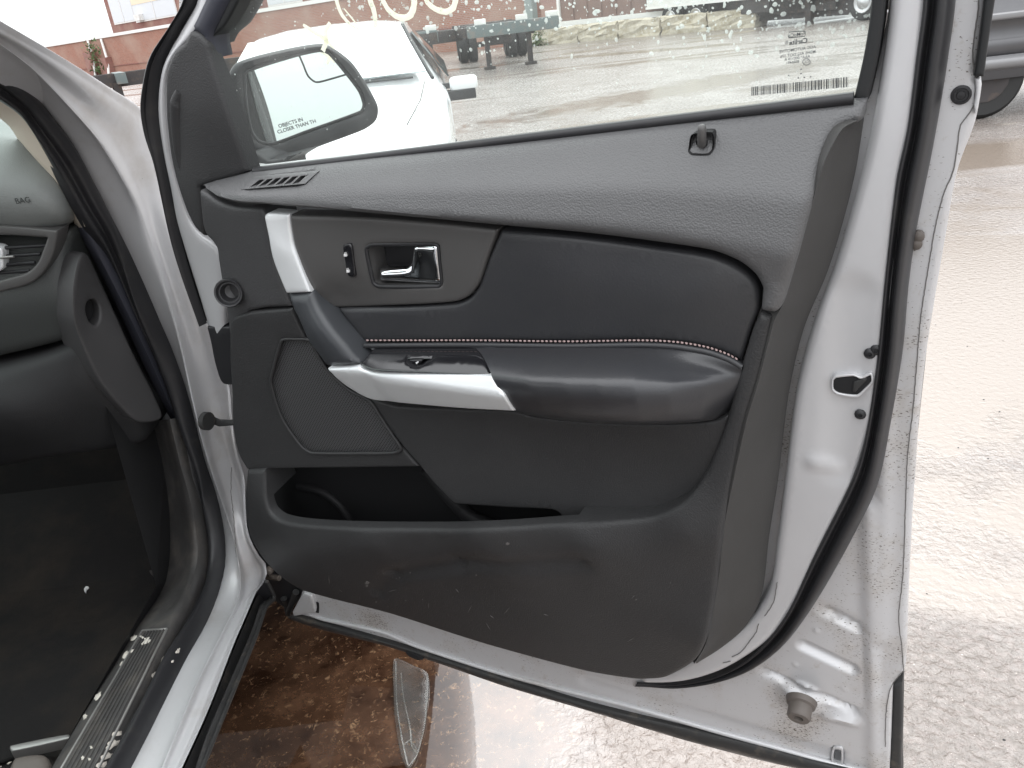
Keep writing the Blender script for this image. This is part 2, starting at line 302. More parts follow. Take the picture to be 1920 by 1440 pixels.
def relief(name, pts, w, m, parent, fr=DF, r=.004, back=None, h=None, g=.012, holes=(), hback=None, base=None, wbase=None, step=4., smooth=42, label=None, hx=None, rings=3, dense=()):
    """solid with a traced outline: a modelled front (h), rounded rim (r), sides going back to `back`"""
    if back is None: back = w-.02
    hf = None
    if callable(h): hf = h
    elif h: hf = heights(fr, w, h)
    full = (lambda u, v: (hf(u, v) if hf else 0)+(hx(u, v) if hx else 0*u))
    O, cnt = uvout(fr, pts, w, hf, step)
    HL = [uvout(fr, hp, w, hf, step)[0] for hp in holes]
    loops = [O]+HL; allb = np.concatenate(loops)
    lo, hi = O.min(0), O.max(0); nx, ny = int((hi[0]-lo[0])/g)+2, int((hi[1]-lo[1])/g)+2
    gx, gy = np.meshgrid(lo[0]+np.arange(nx)*g, lo[1]+np.arange(ny)*g*.9); gx = gx+(np.arange(ny) % 2)[:, None]*g*.5
    G = np.c_[gx.ravel(), gy.ravel()]; G = G[inside(O, G)]
    for H in HL:
        if len(G): G = G[~inside(H, G)]
    def dist(p):
        return np.min([dpoly(L, p) for L in loops], axis=0) if len(p) else np.zeros(0)
    for (px, py, rad) in dense:
        c0 = fr.proj(px, py, w); G = G[np.hypot(*(G-c0).T) > rad]; k_ = np.arange(-rad, rad, .0032); ax_, ay_ = np.meshgrid(k_, k_); ax_ = ax_+(np.arange(len(k_)) % 2)[:, None]*.0016
        q = np.c_[ax_.ravel(), ay_.ravel()]+c0; q = q[np.hypot(*(q-c0).T) <= rad]; q = q[inside(O, q)]
        for H in HL:
            if len(q): q = q[~inside(H, q)]
        G = np.r_[G, q]
    G = G[dist(G) > max(r*1.02, g*.35)] if len(G) else G
    pts2 = [G]
    if r > 0:
        for k in range(1, rings+1):
            dd = r*(1-math.cos(k/rings*math.pi/2)) if k < rings else r
            for li, L in enumerate(loops):
                tn = np.roll(L, -1, 0)-np.roll(L, 1, 0); tn /= np.linalg.norm(tn, axis=1)[:, None]+1e-12
                nn = np.c_[-tn[:, 1], tn[:, 0]]
                ar = (L[:, 0]*np.roll(L[:, 1], -1)-np.roll(L[:, 0], -1)*L[:, 1]).sum()
                sgn = (1 if ar > 0 else -1)*(1 if li == 0 else -1)
                q = L+nn*sgn*dd; q = q[inside(O, q)]
                for H in HL:
                    if len(q): q = q[~inside(H, q)]
                if len(q): q = q[dist(q) > dd*.93]
                pts2.append(q)
    inner = np.concatenate([p for p in pts2 if len(p)]) if any(len(p) for p in pts2) else np.zeros((0, 2))
    verts = np.concatenate([allb, inner]); edges = []; s = 0
    for L in loops:
        n = len(L); edges += [(s+i, s+(i+1) % n) for i in range(n)]; s += n
    vo_, _, fo, ov, _, _ = delaunay_2d_cdt([Vector(p) for p in verts], edges, [], 0, 1e-7)
    Vv = np.array([tuple(p) for p in vo_]); fo = np.array([f for f in fo if len(f) == 3])
    cen = Vv[fo].mean(1); keep = inside(O, cen)
    for H in HL: keep &= ~inside(H, cen)
    fo = fo[keep]
    a, b_, c = Vv[fo[:, 0]], Vv[fo[:, 1]], Vv[fo[:, 2]]
    ar = (b_[:, 0]-a[:, 0])*(c[:, 1]-a[:, 1])-(b_[:, 1]-a[:, 1])*(c[:, 0]-a[:, 0]); fo[ar < 0] = fo[ar < 0][:, ::-1]
    hh = full(Vv[:, 0], Vv[:, 1]); hh = np.broadcast_to(hh, (len(Vv),)).copy()
    if r > 0:
        d = dist(Vv); q = np.clip((r-d)/r, 0, 1); hh -= r*(1-np.sqrt(1-q*q))
    X = fr.world(Vv[:, 0], Vv[:, 1], w+hh); faces = [tuple(f) for f in fo]
    cntE = {}
    for f in faces:
        for i in range(3): cntE[(f[i], f[(i+1) % 3])] = 1
    bd = [e for e in cntE if (e[1], e[0]) not in cntE]
    X = list(X); mp_ = {}; UVs = list(Vv)
    if base is not None: BO, _ = uvout(fr, base, wbase, None, step, cnt)
    def bv(i):
        if i not in mp_:
            p = Vv[i]
            onO = np.linalg.norm(O-p, axis=1)
            if base is not None and onO.min() < 1e-5: q = BO[onO.argmin()]; ww = wbase
            else:
                q = p; ww = back(p[0], p[1], w+hh[i]) if callable(back) else back
                if HL and hback is not None and onO.min() > 1e-5: ww = hback
            mp_[i] = len(X); X.append(fr.world(q[0], q[1], ww)); UVs.append(q)
        return mp_[i]
    for i, j in bd: faces.append((j, i, bv(i), bv(j)))
    return mesh(name, X, faces, m, parent, smooth, label, UVs)
def rail(fr, w, pts, n=60):
    q, _ = curve(pts, 3., False); L = np.r_[0, np.cumsum(np.linalg.norm(np.diff(q, axis=0), axis=1))]
    s = np.linspace(0, L[-1], n); q = np.c_[np.interp(s, L, q[:, 0]), np.interp(s, L, q[:, 1])]
    ww = np.interp(np.linspace(0, 1, n), np.linspace(0, 1, len(w)), w) if hasattr(w, '__len__') else np.full(n, w)
    return np.array([fr.P(x, y, z) for (x, y), z in zip(q, ww)])
from mathutils.bvhtree import BVHTree
def hitter(o):
    me = o.data; off = np.array(car.location) if o.parent is car else np.zeros(3); off = off*0
    bv_ = BVHTree.FromPolygons([tuple(v.co) for v in me.vertices], [tuple(p.vertices) for p in me.polygons])
    def f(px, py, lift=.001):
        d = N(R @ np.array([px-960, 720-py, -FOC])); h, n, _, _ = bv_.ray_cast(Vector(EYE), Vector(d))
        if h is None: return None
        n = np.array(n); n = n if np.dot(n, d) < 0 else -n; return np.array(h)+n*lift
    return f
def decal(name, pts, m, parent, H_, lift=.0012):
    P = [H_(x, y, lift) for x, y in pts]
    if any(p is None for p in P): return
    c = H_(*np.mean(pts, 0), lift*2.2)
    if c is None: return
    n = len(P); V = P+[c]; return mesh(name, V, [(i, (i+1) % n, n) for i in range(n)], m, parent, 60)
def noff(A_, B_, f, dw, EY=EYE):
    P_ = A_*(1-f)+B_*f; t_ = np.gradient(P_, axis=0); n_ = np.cross(t_, B_-A_); n_ /= np.linalg.norm(n_, axis=1)[:, None]+1e-9
    sg = np.sign(((EY-P_)*n_).sum(1)); return P_+n_*sg[:, None]*np.asarray(dw).reshape(-1, 1) if np.ndim(dw) else P_+n_*sg[:, None]*dw
def loft(name, rails, m, parent, sub=4, smooth=50, label=None, flip=False, lin=False, close=False):
    Rr = np.array(rails); k, n, _ = Rr.shape; rows = []
    for i in range(k-1):
        p0 = Rr[i-1] if i > 0 else (Rr[-1] if close else Rr[i]); p3 = Rr[i+2] if i+2 < k else Rr[i+1]
        for s in range(sub if not lin else 1):
            tt = s/sub
            if lin: rows.append(Rr[i]); continue
            rows.append(.5*((2*Rr[i])+(-p0+Rr[i+1])*tt+(2*p0-5*Rr[i]+4*Rr[i+1]-p3)*tt*tt+(-p0+3*Rr[i]-3*Rr[i+1]+p3)*tt**3))
    rows.append(Rr[-1]); G = np.array(rows); kk = len(G); V = G.reshape(-1, 3); F = []
    for i in range(kk-1):
        for j in range(n-1):
            f = (i*n+j, i*n+j+1, (i+1)*n+j+1, (i+1)*n+j); F.append(f[::-1] if flip else f)
    return mesh(name, V, F, m, parent, smooth, label)
def tube(name, pts, rad, m, parent, n=10, closed=False, label=None, cap=True, flat=1.):
    pts = [p for p in pts if p is not None]
    if len(pts) < 2: return None
    P = np.array(pts, float); k = len(P); V = []; F = []; rad = rad if np.ndim(rad) == 0 else np.interp(np.linspace(0, 1, k), np.linspace(0, 1, len(rad)), rad); rad = np.broadcast_to(rad, (k,)); up = None
    for i in range(k):
        t_ = P[(i+1) % k if closed else min(i+1, k-1)]-P[i-1 if (closed or i > 0) else 0]; t_ = N(t_)
        if up is None: up = N(np.cross(t_, [0.3, .2, 1]))
        up = N(up-t_*np.dot(up, t_)); sd = np.cross(t_, up)
        for a in range(n): V.append(P[i]+rad[i]*(up*math.cos(2*math.pi*a/n)*flat+sd*math.sin(2*math.pi*a/n)))
    for i in range(k if closed else k-1):
        for a in range(n): F.append((i*n+a, i*n+(a+1) % n, ((i+1) % k)*n+(a+1) % n, ((i+1) % k)*n+a))
    if cap and not closed: F.append(tuple(range(n))[::-1]); F.append(tuple((k-1)*n+a for a in range(n)))
    return mesh(name, V, F, m, parent, 50, label)
def lathe(name, O, ax, prof, m, parent, n=28, ell=1., label=None, up=(0, 0, 1)):
    """prof: (radius, height along axis)"""
    ax = N(ax); e1 = N(np.cross(up, ax)); e2 = np.cross(ax, e1); V = []; F = []
    for rr, z in prof:
        for a in range(n): V.append(np.array(O)+ax*z+rr*(e1*math.cos(2*math.pi*a/n)*ell+e2*math.sin(2*math.pi*a/n)))
    for i in range(len(prof)-1):
        for a in range(n): F.append((i*n+a, i*n+(a+1) % n, (i+1)*n+(a+1) % n, (i+1)*n+a))
    if prof[-1][0] > 1e-6: F.append(tuple((len(prof)-1)*n+a for a in range(n)))
    return mesh(name, V, F, m, parent, 45, label)
def box(name, lo, hi, m, parent, bev=.0, label=None, rot=None, taper=None):
    bm = bmesh.new(); bmesh.ops.create_cube(bm, size=1); lo, hi = np.array(lo, float), np.array(hi, float)
    for v in bm.verts:
        c = np.array(v.co); p = (lo+hi)/2+c*(hi-lo)
        if taper and c[2] > 0: p[0] = (lo+hi)[0]/2+c[0]*(hi-lo)[0]*taper; p[1] = (lo+hi)[1]/2+c[1]*(hi-lo)[1]*taper
        v.co = p
    if bev > 0: bmesh.ops.bevel(bm, geom=bm.edges[:], offset=bev, segments=3, affect='EDGES', profile=.6)
    me = bpy.data.meshes.new(name); bm.to_mesh(me); bm.free()
    if bev > 0: me.polygons.foreach_set('use_smooth', [True]*len(me.polygons)); me.set_sharp_from_angle(angle=math.radians(35))
    o = link(name, me, m, parent, label); return o
def text(name, s, size, P, X, Y, m, parent, mirror=False, align='CENTER', depth=.0002, bold=0.):
    c = bpy.data.curves.new(name, 'FONT'); c.body = s; c.size = size; c.align_x = align; c.extrude = depth; c.offset = bold
    o = bpy.data.objects.new(name, c); COL.objects.link(o); dg = bpy.context.evaluated_depsgraph_get()
    me = bpy.data.meshes.new_from_object(o.evaluated_get(dg)); bpy.data.objects.remove(o); me.materials.clear()
    X = N(X); Y = N(np.array(Y)-X*np.dot(X, Y)); Z = np.cross(X, Y)
    if mirror: X = -X
    T = Matrix(np.array([X, Y, Z]).T.tolist()).to_4x4(); T.translation = Vector(P); me.transform(T)
    if mirror: me.flip_normals()
    return link(name, me, m, parent)

# ------------------------------------------------------------------ ground
gm = bpy.data.materials.new('wet_ground'); gm.use_nodes = True; t = gm.node_tree; b = t.nodes['Principled BSDF']; M['wet_ground'] = gm
tc = t.nodes.new('ShaderNodeTexCoord')
def noise(sc, det=6, rough=.6, dist=0., vec=None, tree=None):
    tt = tree or t; n = tt.nodes.new('ShaderNodeTexNoise'); n.inputs['Scale'].default_value = sc; n.inputs['Detail'].default_value = det; n.inputs['Roughness'].default_value = rough; n.inputs['Distortion'].default_value = dist
    tt.links.new(vec or tc.outputs['Object'], n.inputs['Vector']); return n.outputs['Fac']
def mrange(src, a, b_, c=0., d=1., tree=None):
    tt = tree or t; n = tt.nodes.new('ShaderNodeMapRange'); n.inputs[1].default_value = a; n.inputs[2].default_value = b_; n.inputs[3].default_value = c; n.inputs[4].default_value = d
    tt.links.new(src, n.inputs[0]); return n.outputs[0]
def mixc(fac, c1, c2, tree=None):
    tt = tree or t; n = tt.nodes.new('ShaderNodeMixRGB'); tt.links.new(fac, n.inputs[0])
    for i, c in ((1, c1), (2, c2)):
        if isinstance(c, tuple): n.inputs[i].default_value = (*c, 1)
        else: tt.links.new(c, n.inputs[i])
    return n.outputs[0]
mpn = t.nodes.new('ShaderNodeMapping'); mpn.inputs['Scale'].default_value = (.28, 1., 1); mpn.inputs['Location'].default_value = (3.1, .7, 0); t.links.new(tc.outputs['Object'], mpn.inputs[0])
pud = mrange(noise(.42, 5, .55, .6, mpn.outputs[0]), .55, .60)
def gpt(px, py):
    rr_ = R @ np.array([px-960, 720-py, -FOC]); return (EYE+rr_*(-1.45/rr_[2]))[:2]
_wob = noise(2.2, 6, .6, .8)
for (a_, b_, wd_) in (((1740, 960), (1850, 395), .75), ((2000, 900), (1960, 480), .8), ((880, 240), (1600, 106), .75), ((900, 266), (1440, 190), .30), ((1380, 172), (1660, 146), .3), ((1000, 113), (1430, 79), .5), ((1868, 236), (1925, 228), .07)):
    A_, B_ = gpt(*a_), gpt(*b_); c_ = (A_+B_)/2; L_ = np.linalg.norm(B_-A_)/2
    mp_ = t.nodes.new('ShaderNodeMapping'); mp_.vector_type = 'TEXTURE'; mp_.inputs['Location'].default_value = (*c_, 0); mp_.inputs['Rotation'].default_value = (0, 0, math.atan2(*(B_-A_)[::-1])); mp_.inputs['Scale'].default_value = (L_, wd_, 1)
    t.links.new(tc.outputs['Object'], mp_.inputs[0]); ln = t.nodes.new('ShaderNodeVectorMath'); ln.operation = 'LENGTH'; t.links.new(mp_.outputs[0], ln.inputs[0])
    ad = t.nodes.new('ShaderNodeMath'); ad.operation = 'MULTIPLY_ADD'; ad.inputs[1].default_value = 2.6; t.links.new(_wob, ad.inputs[0]); t.links.new(ln.outputs['Value'], ad.inputs[2])
    k_ = mrange(ad.outputs[0], 2.62, 2.02); mxx = t.nodes.new('ShaderNodeMath'); mxx.operation = 'MAXIMUM'; t.links.new(pud, mxx.inputs[0]); t.links.new(k_, mxx.inputs[1]); pud = mxx.outputs[0]
gcol = mixc(mrange(noise(1.3, 6), .4, .65), (.145, .122, .105), (.275, .255, .24))
gcol = mixc(mrange(noise(55, 4), .45, .62), gcol, (.19, .158, .14))
gcol = mixc(mrange(noise(160, 2), .68, .74), gcol, (.5, .45, .4))
t.links.new(mixc(pud, gcol, (.2, .165, .135)), b.inputs['Base Color'])
rg = t.nodes.new('ShaderNodeMixRGB'); t.links.new(pud, rg.inputs[0]); t.links.new(mrange(noise(20, 5), .35, .65, .12, .34), rg.inputs[1]); rg.inputs[2].default_value = (.03, .03, .03, 1)
t.links.new(rg.outputs[0], b.inputs['Roughness']); b.inputs['IOR'].default_value = 1.9
b1 = t.nodes.new('ShaderNodeBump'); b1.inputs['Distance'].default_value = .012; t.links.new(noise(42, 6, .55, .3), b1.inputs['Height'])
inv = t.nodes.new('ShaderNodeMath'); inv.operation = 'SUBTRACT'; inv.inputs[0].default_value = 1.25; t.links.new(pud, inv.inputs[1]); t.links.new(inv.outputs[0], b1.inputs['Strength'])
t.links.new(b1.outputs[0], b.inputs['Normal'])
g_ = 900.
gnd = mesh('ground', [(-g_, -g_, 0), (g_, -g_, 0), (g_, g_, 0), (-g_, g_, 0)], [(0, 1, 2, 3)], 'wet_ground'); gnd['kind'] = 'structure'
# muddy puddle under the door
pm = bpy.data.materials.new('muddy_puddle'); pm.use_nodes = True; t = pm.node_tree; b = t.nodes['Principled BSDF']; M['muddy_puddle'] = pm; tc = t.nodes.new('ShaderNodeTexCoord')
c = mixc(mrange(noise(5, 8, .75), .4, .66), (.025, .011, .006), (.125, .066, .038))
c = mixc(mrange(noise(60, 8, .75, .6), .56, .68), c, (.3, .19, .11)); c = mixc(mrange(noise(150, 3), .72, .78), c, (.5, .4, .3))
t.links.new(c, b.inputs['Base Color']); b.inputs['Roughness'].default_value = .02; b.inputs['IOR'].default_value = 2.1
sx = t.nodes.new('ShaderNodeSeparateXYZ'); t.links.new(tc.outputs['Object'], sx.inputs[0])
ad = t.nodes.new('ShaderNodeMath'); ad.operation = 'MULTIPLY_ADD'; ad.inputs[1].default_value = .35; t.links.new(noise(9, 4), ad.inputs[0]); t.links.new(sx.outputs[0], ad.inputs[2])
edge = mrange(ad.outputs[0], .14, .30)
t.links.new(mixc(edge, c, (.16, .12, .095)), b.inputs['Base Color']); t.links.new(mrange(edge, 0, 1, .02, .3), b.inputs['Roughness'])
pb = t.nodes.new('ShaderNodeBump'); pb.inputs['Distance'].default_value = .01; t.links.new(noise(45, 5, .55, .3), pb.inputs['Height']); t.links.new(mrange(edge, 0, 1, .004, 1), pb.inputs['Strength']); t.links.new(pb.outputs[0], b.inputs['Normal'])
q_, _ = curve([(-1.6, .1), (.40, .1), (.46, .9), (.42, 1.5), (.25, 2.3), (-.3, 3.0), (-1.6, 3.2)], .06)
ring = [(x+random.uniform(-.01, .01), y+random.uniform(-.01, .01), .004) for x, y in q_]
pd = mesh('puddle', ring, [tuple(range(len(ring)))], 'muddy_puddle'); pd['kind'] = 'structure'
# clear plastic film lying in the puddle
FF = ZF(.009)
film = relief('plastic_film', [(740, 1235), (775, 1248), (802, 1262), (800, 1330), (792, 1380), (778, 1425), (765, 1440), (752, 1415), (742, 1360), (738, 1300)], 0, 'film', None, FF, r=.001, back=-.002, g=.02,
              h=[(740, 1235, .002), (802, 1262, .003), (770, 1300, .006), (765, 1440, .002), (745, 1340, .001), (795, 1340, .002), (770, 1380, .001)])
tagt(film, 'long crumpled strip of clear plastic film lying in the brown puddle below the door', 'plastic film')
for k, pl in enumerate([[(742, 1240), (745, 1330), (757, 1400), (766, 1437)], [(802, 1264), (798, 1350), (782, 1415), (766, 1437)], [(752, 1262), (757, 1310), (770, 1370), (772, 1400), (782, 1412)], [(755, 1400), (768, 1388), (784, 1408)]]):
    q, _ = curve(pl, 6, False); tube('crease', [ZF(.012).P(x, y) for x, y in q], .0014, 'film', film, 5)

# ================================================================== THE SILVER CAR
car = root('silver_car', 'silver car at the left with its black trimmed front passenger door swung wide open', 'car', (-1.4, .2, 0))
def own(o):                                                  # meshes below are in world coordinates
    o.location = (-car.location[0], -car.location[1], -car.location[2]); return o
class Own:                                                   # parent marker
    pass
_link0 = link
def link(name, me, m=None, parent=None, label=None):
    o = _link0(name, me, m, parent, label)
    if parent is car: own(o)
    return o
# ---- body side: pillar and sill bands around the door opening
outerP = [(-40, 20), (0, 45), (60, 80), (135, 125), (200, 166), (270, 215), (298, 300), (322, 410), (350, 500), (387, 606), (412, 670), (428, 720), (433, 780), (440, 840), (456, 895), (458, 940), (463, 1000), (480, 1038), (498, 1062), (496, 1090), (480, 1112), (461, 1155), (435, 1215), (390, 1331), (341, 1440), (300, 1530)]
ridgeP = [(-40, 62), (0, 85), (60, 130), (120, 190), (190, 270), (245, 360), (264, 400), (296, 497), (331, 614), (362, 750), (385, 847), (412, 930), (435, 1000), (450, 1080), (446, 1125), (409, 1200), (367, 1286), (304, 1440), (262, 1530)]
midP = [(-40, 75), (0, 97), (50, 140), (100, 195), (160, 280), (210, 375), (245, 480), (290, 590), (322, 680), (352, 790), (378, 867), (405, 950), (425, 1020), (432, 1080), (425, 1120), (385, 1195), (345, 1270), (275, 1420), (228, 1530)]
sealR = [(-40, 92), (0, 120), (50, 160), (100, 220), (137, 270), (180, 350), (206, 400), (233, 458), (280, 579), (311, 653), (350, 762), (383, 867), (397, 922), (412, 994), (415, 1050), (407, 1099), (382, 1159), (337, 1230), (270, 1369), (232, 1440), (180, 1530)]
sealL = [(-40, 165), (0, 190), (40, 220), (80, 280), (110, 335), (160, 425), (200, 480), (259, 594), (302, 680), (330, 750), (348, 830), (366, 907), (390, 975), (397, 1031), (392, 1080), (371, 1132), (330, 1211), (292, 1279), (205, 1435), (150, 1530)]
n_ = 90
rO2 = rail(BF(-.6), 0, outerP, n_)-np.array([.02, -.02, .06]); rO2[:, 0] -= .03
rO = rail(BF(-.575), 0, outerP, n_); rR = rail(BF(-.595), 0, ridgeP, n_); rM = rail(BF(-.635), 0, midP, n_); rS = rail(BF(-.65), 0, sealR, n_); rSb = rail(BF(-.68), 0, sealL, n_)
rA = (rO+rR)/2+np.array([.004, 0, 0])
body = loft('body_side', [noff(rSb, rS, .6, -.03), noff(rSb, rS, .9, -.012), noff(rM, rR, .55, -.006), rR, noff(rR, rO, .3, -.004), noff(rR, rO, .62, .007), noff(rR, rO, .85, .006), rO, rO2], 'silver_sill', car, 5, 60, flip=True)
# aperture seal: rubber bulb
loft('door_seal', [noff(rSb, rS, -.02, -.01), noff(rSb, rS, .1, .012), noff(rSb, rS, .38, .006), noff(rSb, rS, .5, .018), noff(rSb, rS, .8, .018), noff(rSb, rS, 1., .0), noff(rSb, rS, 1., -.02)], 'rubber', car, 5, 60, flip=True)
# interior trim strip beside the seal, upper beige and lower dark
bL = [(-40, 195), (0, 222), (20, 240), (50, 290), (100, 372), (115, 400), (136, 428)]; bR = [(-40, 160), (0, 186), (30, 212), (60, 255), (100, 325), (156, 428)]
loft('pillar_trim', [rail(BF(-.76), 0, bL, 30), rail(BF(-.715), 0, [((a[0]+c[0])/2, (a[1]+c[1])/2) for a, c in zip([(-40, 190), (0, 218), (30, 250), (60, 305), (100, 370), (136, 428)], bR)], 30), rail(BF(-.68), 0, [(x+4, y-3) for x, y in bR], 30)], 'beige_trim', car, 4, flip=True)
kL = [(134, 429), (160, 500), (205, 590), (240, 670), (280, 745), (304, 786)]; kR = [(162, 426), (200, 485), (255, 590), (295, 672), (325, 745), (342, 792)]
kM = [(145, 427), (180, 493), (229, 594), (268, 680), (300, 745), (324, 787)]
loft('pillar_trim', [rail(BF(-.80), 0, kL, 30), rail(BF(-.71), 0, kM, 30)], 'interior_dark', car, 3, flip=True)
loft('pillar_trim', [rail(BF(-.71), 0, kM, 30), rail(BF(-.69), 0, [((a[0]+c[0])/2, (a[1]+c[1])/2) for a, c in zip(kM, kR)], 30), rail(BF(-.68), 0, [(x+6, y) for x, y in kR], 30)], 'pillar_blue', car, 3, flip=True)
# kick plate running down into the sill plate
pL = [(266, 790), (285, 860), (303, 950), (308, 1030), (303, 1080), (288, 1125), (259, 1165), (217, 1237), (150, 1350), (97, 1440), (50, 1530)]
pR = [(338, 782), (352, 840), (368, 907), (392, 975), (400, 1031), (396, 1080), (376, 1132), (336, 1211), (298, 1279), (210, 1435), (158, 1530)]
pM = [(318, 786), (338, 870), (357, 940), (368, 1000), (370, 1045), (360, 1090), (332, 1150), (300, 1210), (262, 1279), (176, 1435), (124, 1530)]
kp = loft('kick_plate', [rail(BF(-.80), 0, pL, 50)-np.array([.02, 0, .05]), rail(BF(-.79), 0, pL, 50), rail(BF(-.72), 0, [((a[0]+c[0])/2+8, (a[1]+c[1])/2) for a, c in zip(pL, pM)], 50), rail(BF(-.685), 0, pM, 50), rail(BF(-.675), 0, pR, 50)], 'sill_plate', car, 4, flip=True)
# ribbed tread insert on the sill plate
S0, S1 = BF(-.745), BF(-.72)
KH = hitter(kp)
for k in range(9):
    f = k/8; a = np.array([268, 1183])*(1-f)+np.array([313, 1180])*f; e = np.array([112, 1448])*(1-f)+np.array([180, 1448])*f
    pts = [p for p in (KH(*(a*(1-s_)+e*s_), .001) for s_ in np.linspace(0, 1, 14)) if p is not None]
    tube('tread_rib', pts, .0013 if 0 < k < 8 else .0022, 'sill_plate' if 0 < k < 8 else 'steel', car, 6)
pts = [KH(*(np.array([268, 1183])*(1-s_)+np.array([313, 1180])*s_), .001) for s_ in np.linspace(0, 1, 6)]; tube('tread_rib', pts, .0022, 'steel', car, 6)
# chalky paint scuffs on the sill plate
bsh = bpy.data.objects.get('door_seal'); SH = hitter(bsh)
def scuff(cx, cy, l, ww, a, x):
    pts = []; n = 12
    for i in range(n):
        th = 2*math.pi*i/n; rr = random.uniform(.6, 1.2); dx, dy = l*rr*math.cos(th), ww*rr*math.sin(th)
        pts.append((cx+dx*math.cos(a)-dy*math.sin(a), cy+dx*math.sin(a)+dy*math.cos(a)))
    decal('scuff_mark', pts, 'scuff', car, SH if x > -.67 else KH)
for s_ in [(252, 1196, 9, 4, -.6, -.757), (275, 1203, 11, 5, -.5, -.745), (268, 1196, 5, 3, .6, -.742), (248, 1221, 5, 3, -1, -.754), (237, 1228, 9, 4, -1, -.757), (228, 1246, 6, 2.5, -1.1, -.758), (303, 1246, 19, 6, -1.1, -.695), (290, 1267, 7, 6, -1.1, -.697),
           (333, 1221, 6, 3.5, -1, -.664), (323, 1241, 3, 2, -1, -.664), (218, 1376, 11, 6, -.5, -.697), (210, 1396, 16, 7, -.5, -.695), (200, 1418, 12, 7, -.4, -.695), (190, 1434, 11, 6, -.3, -.695), (184, 1306, 10, 5, -.9, -.765), (160, 1345, 6, 4, -.9, -.765), (156, 1422, 4, 4, 0, -.74), (168, 1424, 3, 4, 0, -.735), (172, 1402, 3, 3, 0, -.735)]:
    scuff(*s_)
# rocker below the sill (black, dirty)
kO = [(500, 1090), (515, 1122), (500, 1135), (480, 1192), (440, 1290), (400, 1388), (379, 1440), (345, 1530)]
kI = [(494, 1085), (496, 1100), (482, 1118), (464, 1158), (438, 1218), (393, 1334), (344, 1443), (303, 1533)]
kC = [(497, 1088), (507, 1118), (489, 1132), (470, 1185), (430, 1278), (388, 1375), (365, 1440), (330, 1530)]
loft('rocker_panel', [rail(BF(-.58), 0, kI, 50), rail(BF(-.575), 0, kC, 50), rail(BF(-.565), 0, [(x+1, y) for x, y in kC], 50), rail(BF(-.555), 0, kO, 50)], 'rubber_dirty', car, 3, flip=True)
tube('rocker_seam', rail(BF(-.553), 0, kO, 50), .004, 'rubber_dirty', car, 8)
loft('rocker_underside', [rail(BF(-.555), 0, kO, 50), rail(BF(-.555), 0, kO, 50)-np.array([.12, 0, .09]), rail(BF(-.555), 0, kO, 50)-np.array([.5, 0, .1])], 'black_plastic', car, 1, lin=True)
# crack in the seam sealer
BH = hitter(body); q, _ = curve([(434, 876), (433, 920), (437, 960), (441, 1010), (443, 1045)], 3, False)
tube('sealer_crack', [BH(x+random.uniform(-.6, .6), y, .0) for x, y in q], .0008, 'crack', car, 5)
# ---- cabin
def fbox(name, lo, hi, m, bev=.01, **k): return box(name, lo, hi, m, car, bev, **k)
# dashboard (faces rearwards)
DY = YF(1.33)
dash = relief('dashboard', [(-260, 250), (0, 258), (45, 272), (80, 310), (108, 362), (118, 405), (117, 420), (104, 434), (60, 440), (0, 443), (-260, 440)], 0, 'dash_pad', car, DY, r=.02, back=-.25, g=.02,
              h=[(-260, 250, -.02), (0, 258, -.03), (60, 300, -.01), (0, 330, .03), (-100, 330, .04), (60, 350, .03), (100, 400, .03), (0, 415, .03), (60, 425, .02), (-200, 430, .03), (0, 443, .0), (104, 434, .0)])
relief('dashboard_lower', [(-260, 430), (0, 436), (90, 434), (128, 432), (131, 445), (125, 475), (127, 535), (148, 622), (120, 641), (60, 658), (0, 672), (-260, 730)], -.01, 'dash_lower', car, DY, r=.02, back=-.25, g=.02,
       h=[(-260, 430, 0), (0, 436, 0), (128, 432, 0), (-200, 560, .03), (0, 560, .04), (90, 560, .035), (120, 620, .02), (0, 660, .03), (-260, 720, .03)])
relief('glovebox', [(-260, 740), (0, 683), (70, 668), (125, 648), (152, 632), (190, 715), (230, 765), (266, 792), (268, 832), (200, 848), (100, 862), (0, 880), (-260, 900)], 0, 'interior_dark', car, DY, r=.02, back=-.2, g=.02,
       h=[(-260, 740, .02), (0, 683, .02), (125, 648, .02), (150, 720, .03), (0, 760, .06), (-200, 800, .06), (230, 790, -.02), (268, 832, -.05), (100, 862, -.02), (0, 880, -.02), (-260, 900, -.02), (100, 770, .04)])
DV = YF(1.30)
relief('vent_surround', [(-60, 432), (108, 432, 1), (104, 455), (96, 485), (80, 512), (60, 530), (30, 541), (-60, 552)], 0, 'satin_gray', car, DV, r=.004, back=-.04, g=.02, holes=[[(-40, 448), (88, 446, 1), (80, 468), (70, 492), (52, 510), (28, 519), (-40, 528)]])
relief('vent_opening', [(-60, 440), (95, 438), (85, 480), (60, 515), (30, 528), (-60, 535)], 0, 'black_void', car, YF(1.345), r=0, back=-.01, g=.03)
for k, y in enumerate((462, 478, 494, 509)):
    tube('vent_slat', [DV.P(-40, y+6, -.012), DV.P(86-10*k, y-2, -.012)], .0028, 'black_plastic', car, 8)
tube('vent_slat_highlight', [DV.P(0, 483, .0), DV.P(26, 481, .0)], .0022, 'steel', car, 8)
relief('vent_tab', [(-20, 462), (2, 466), (5, 485), (3, 506), (-20, 510)], 0, 'silver_trim', car, DV, r=.003, g=.02)
text('airbag_lettering', 'AIRBAG', .0125, YF(1.29).P(33, 382), (1, 0, 0), (0, 0, 1), 'dash_lower', car)
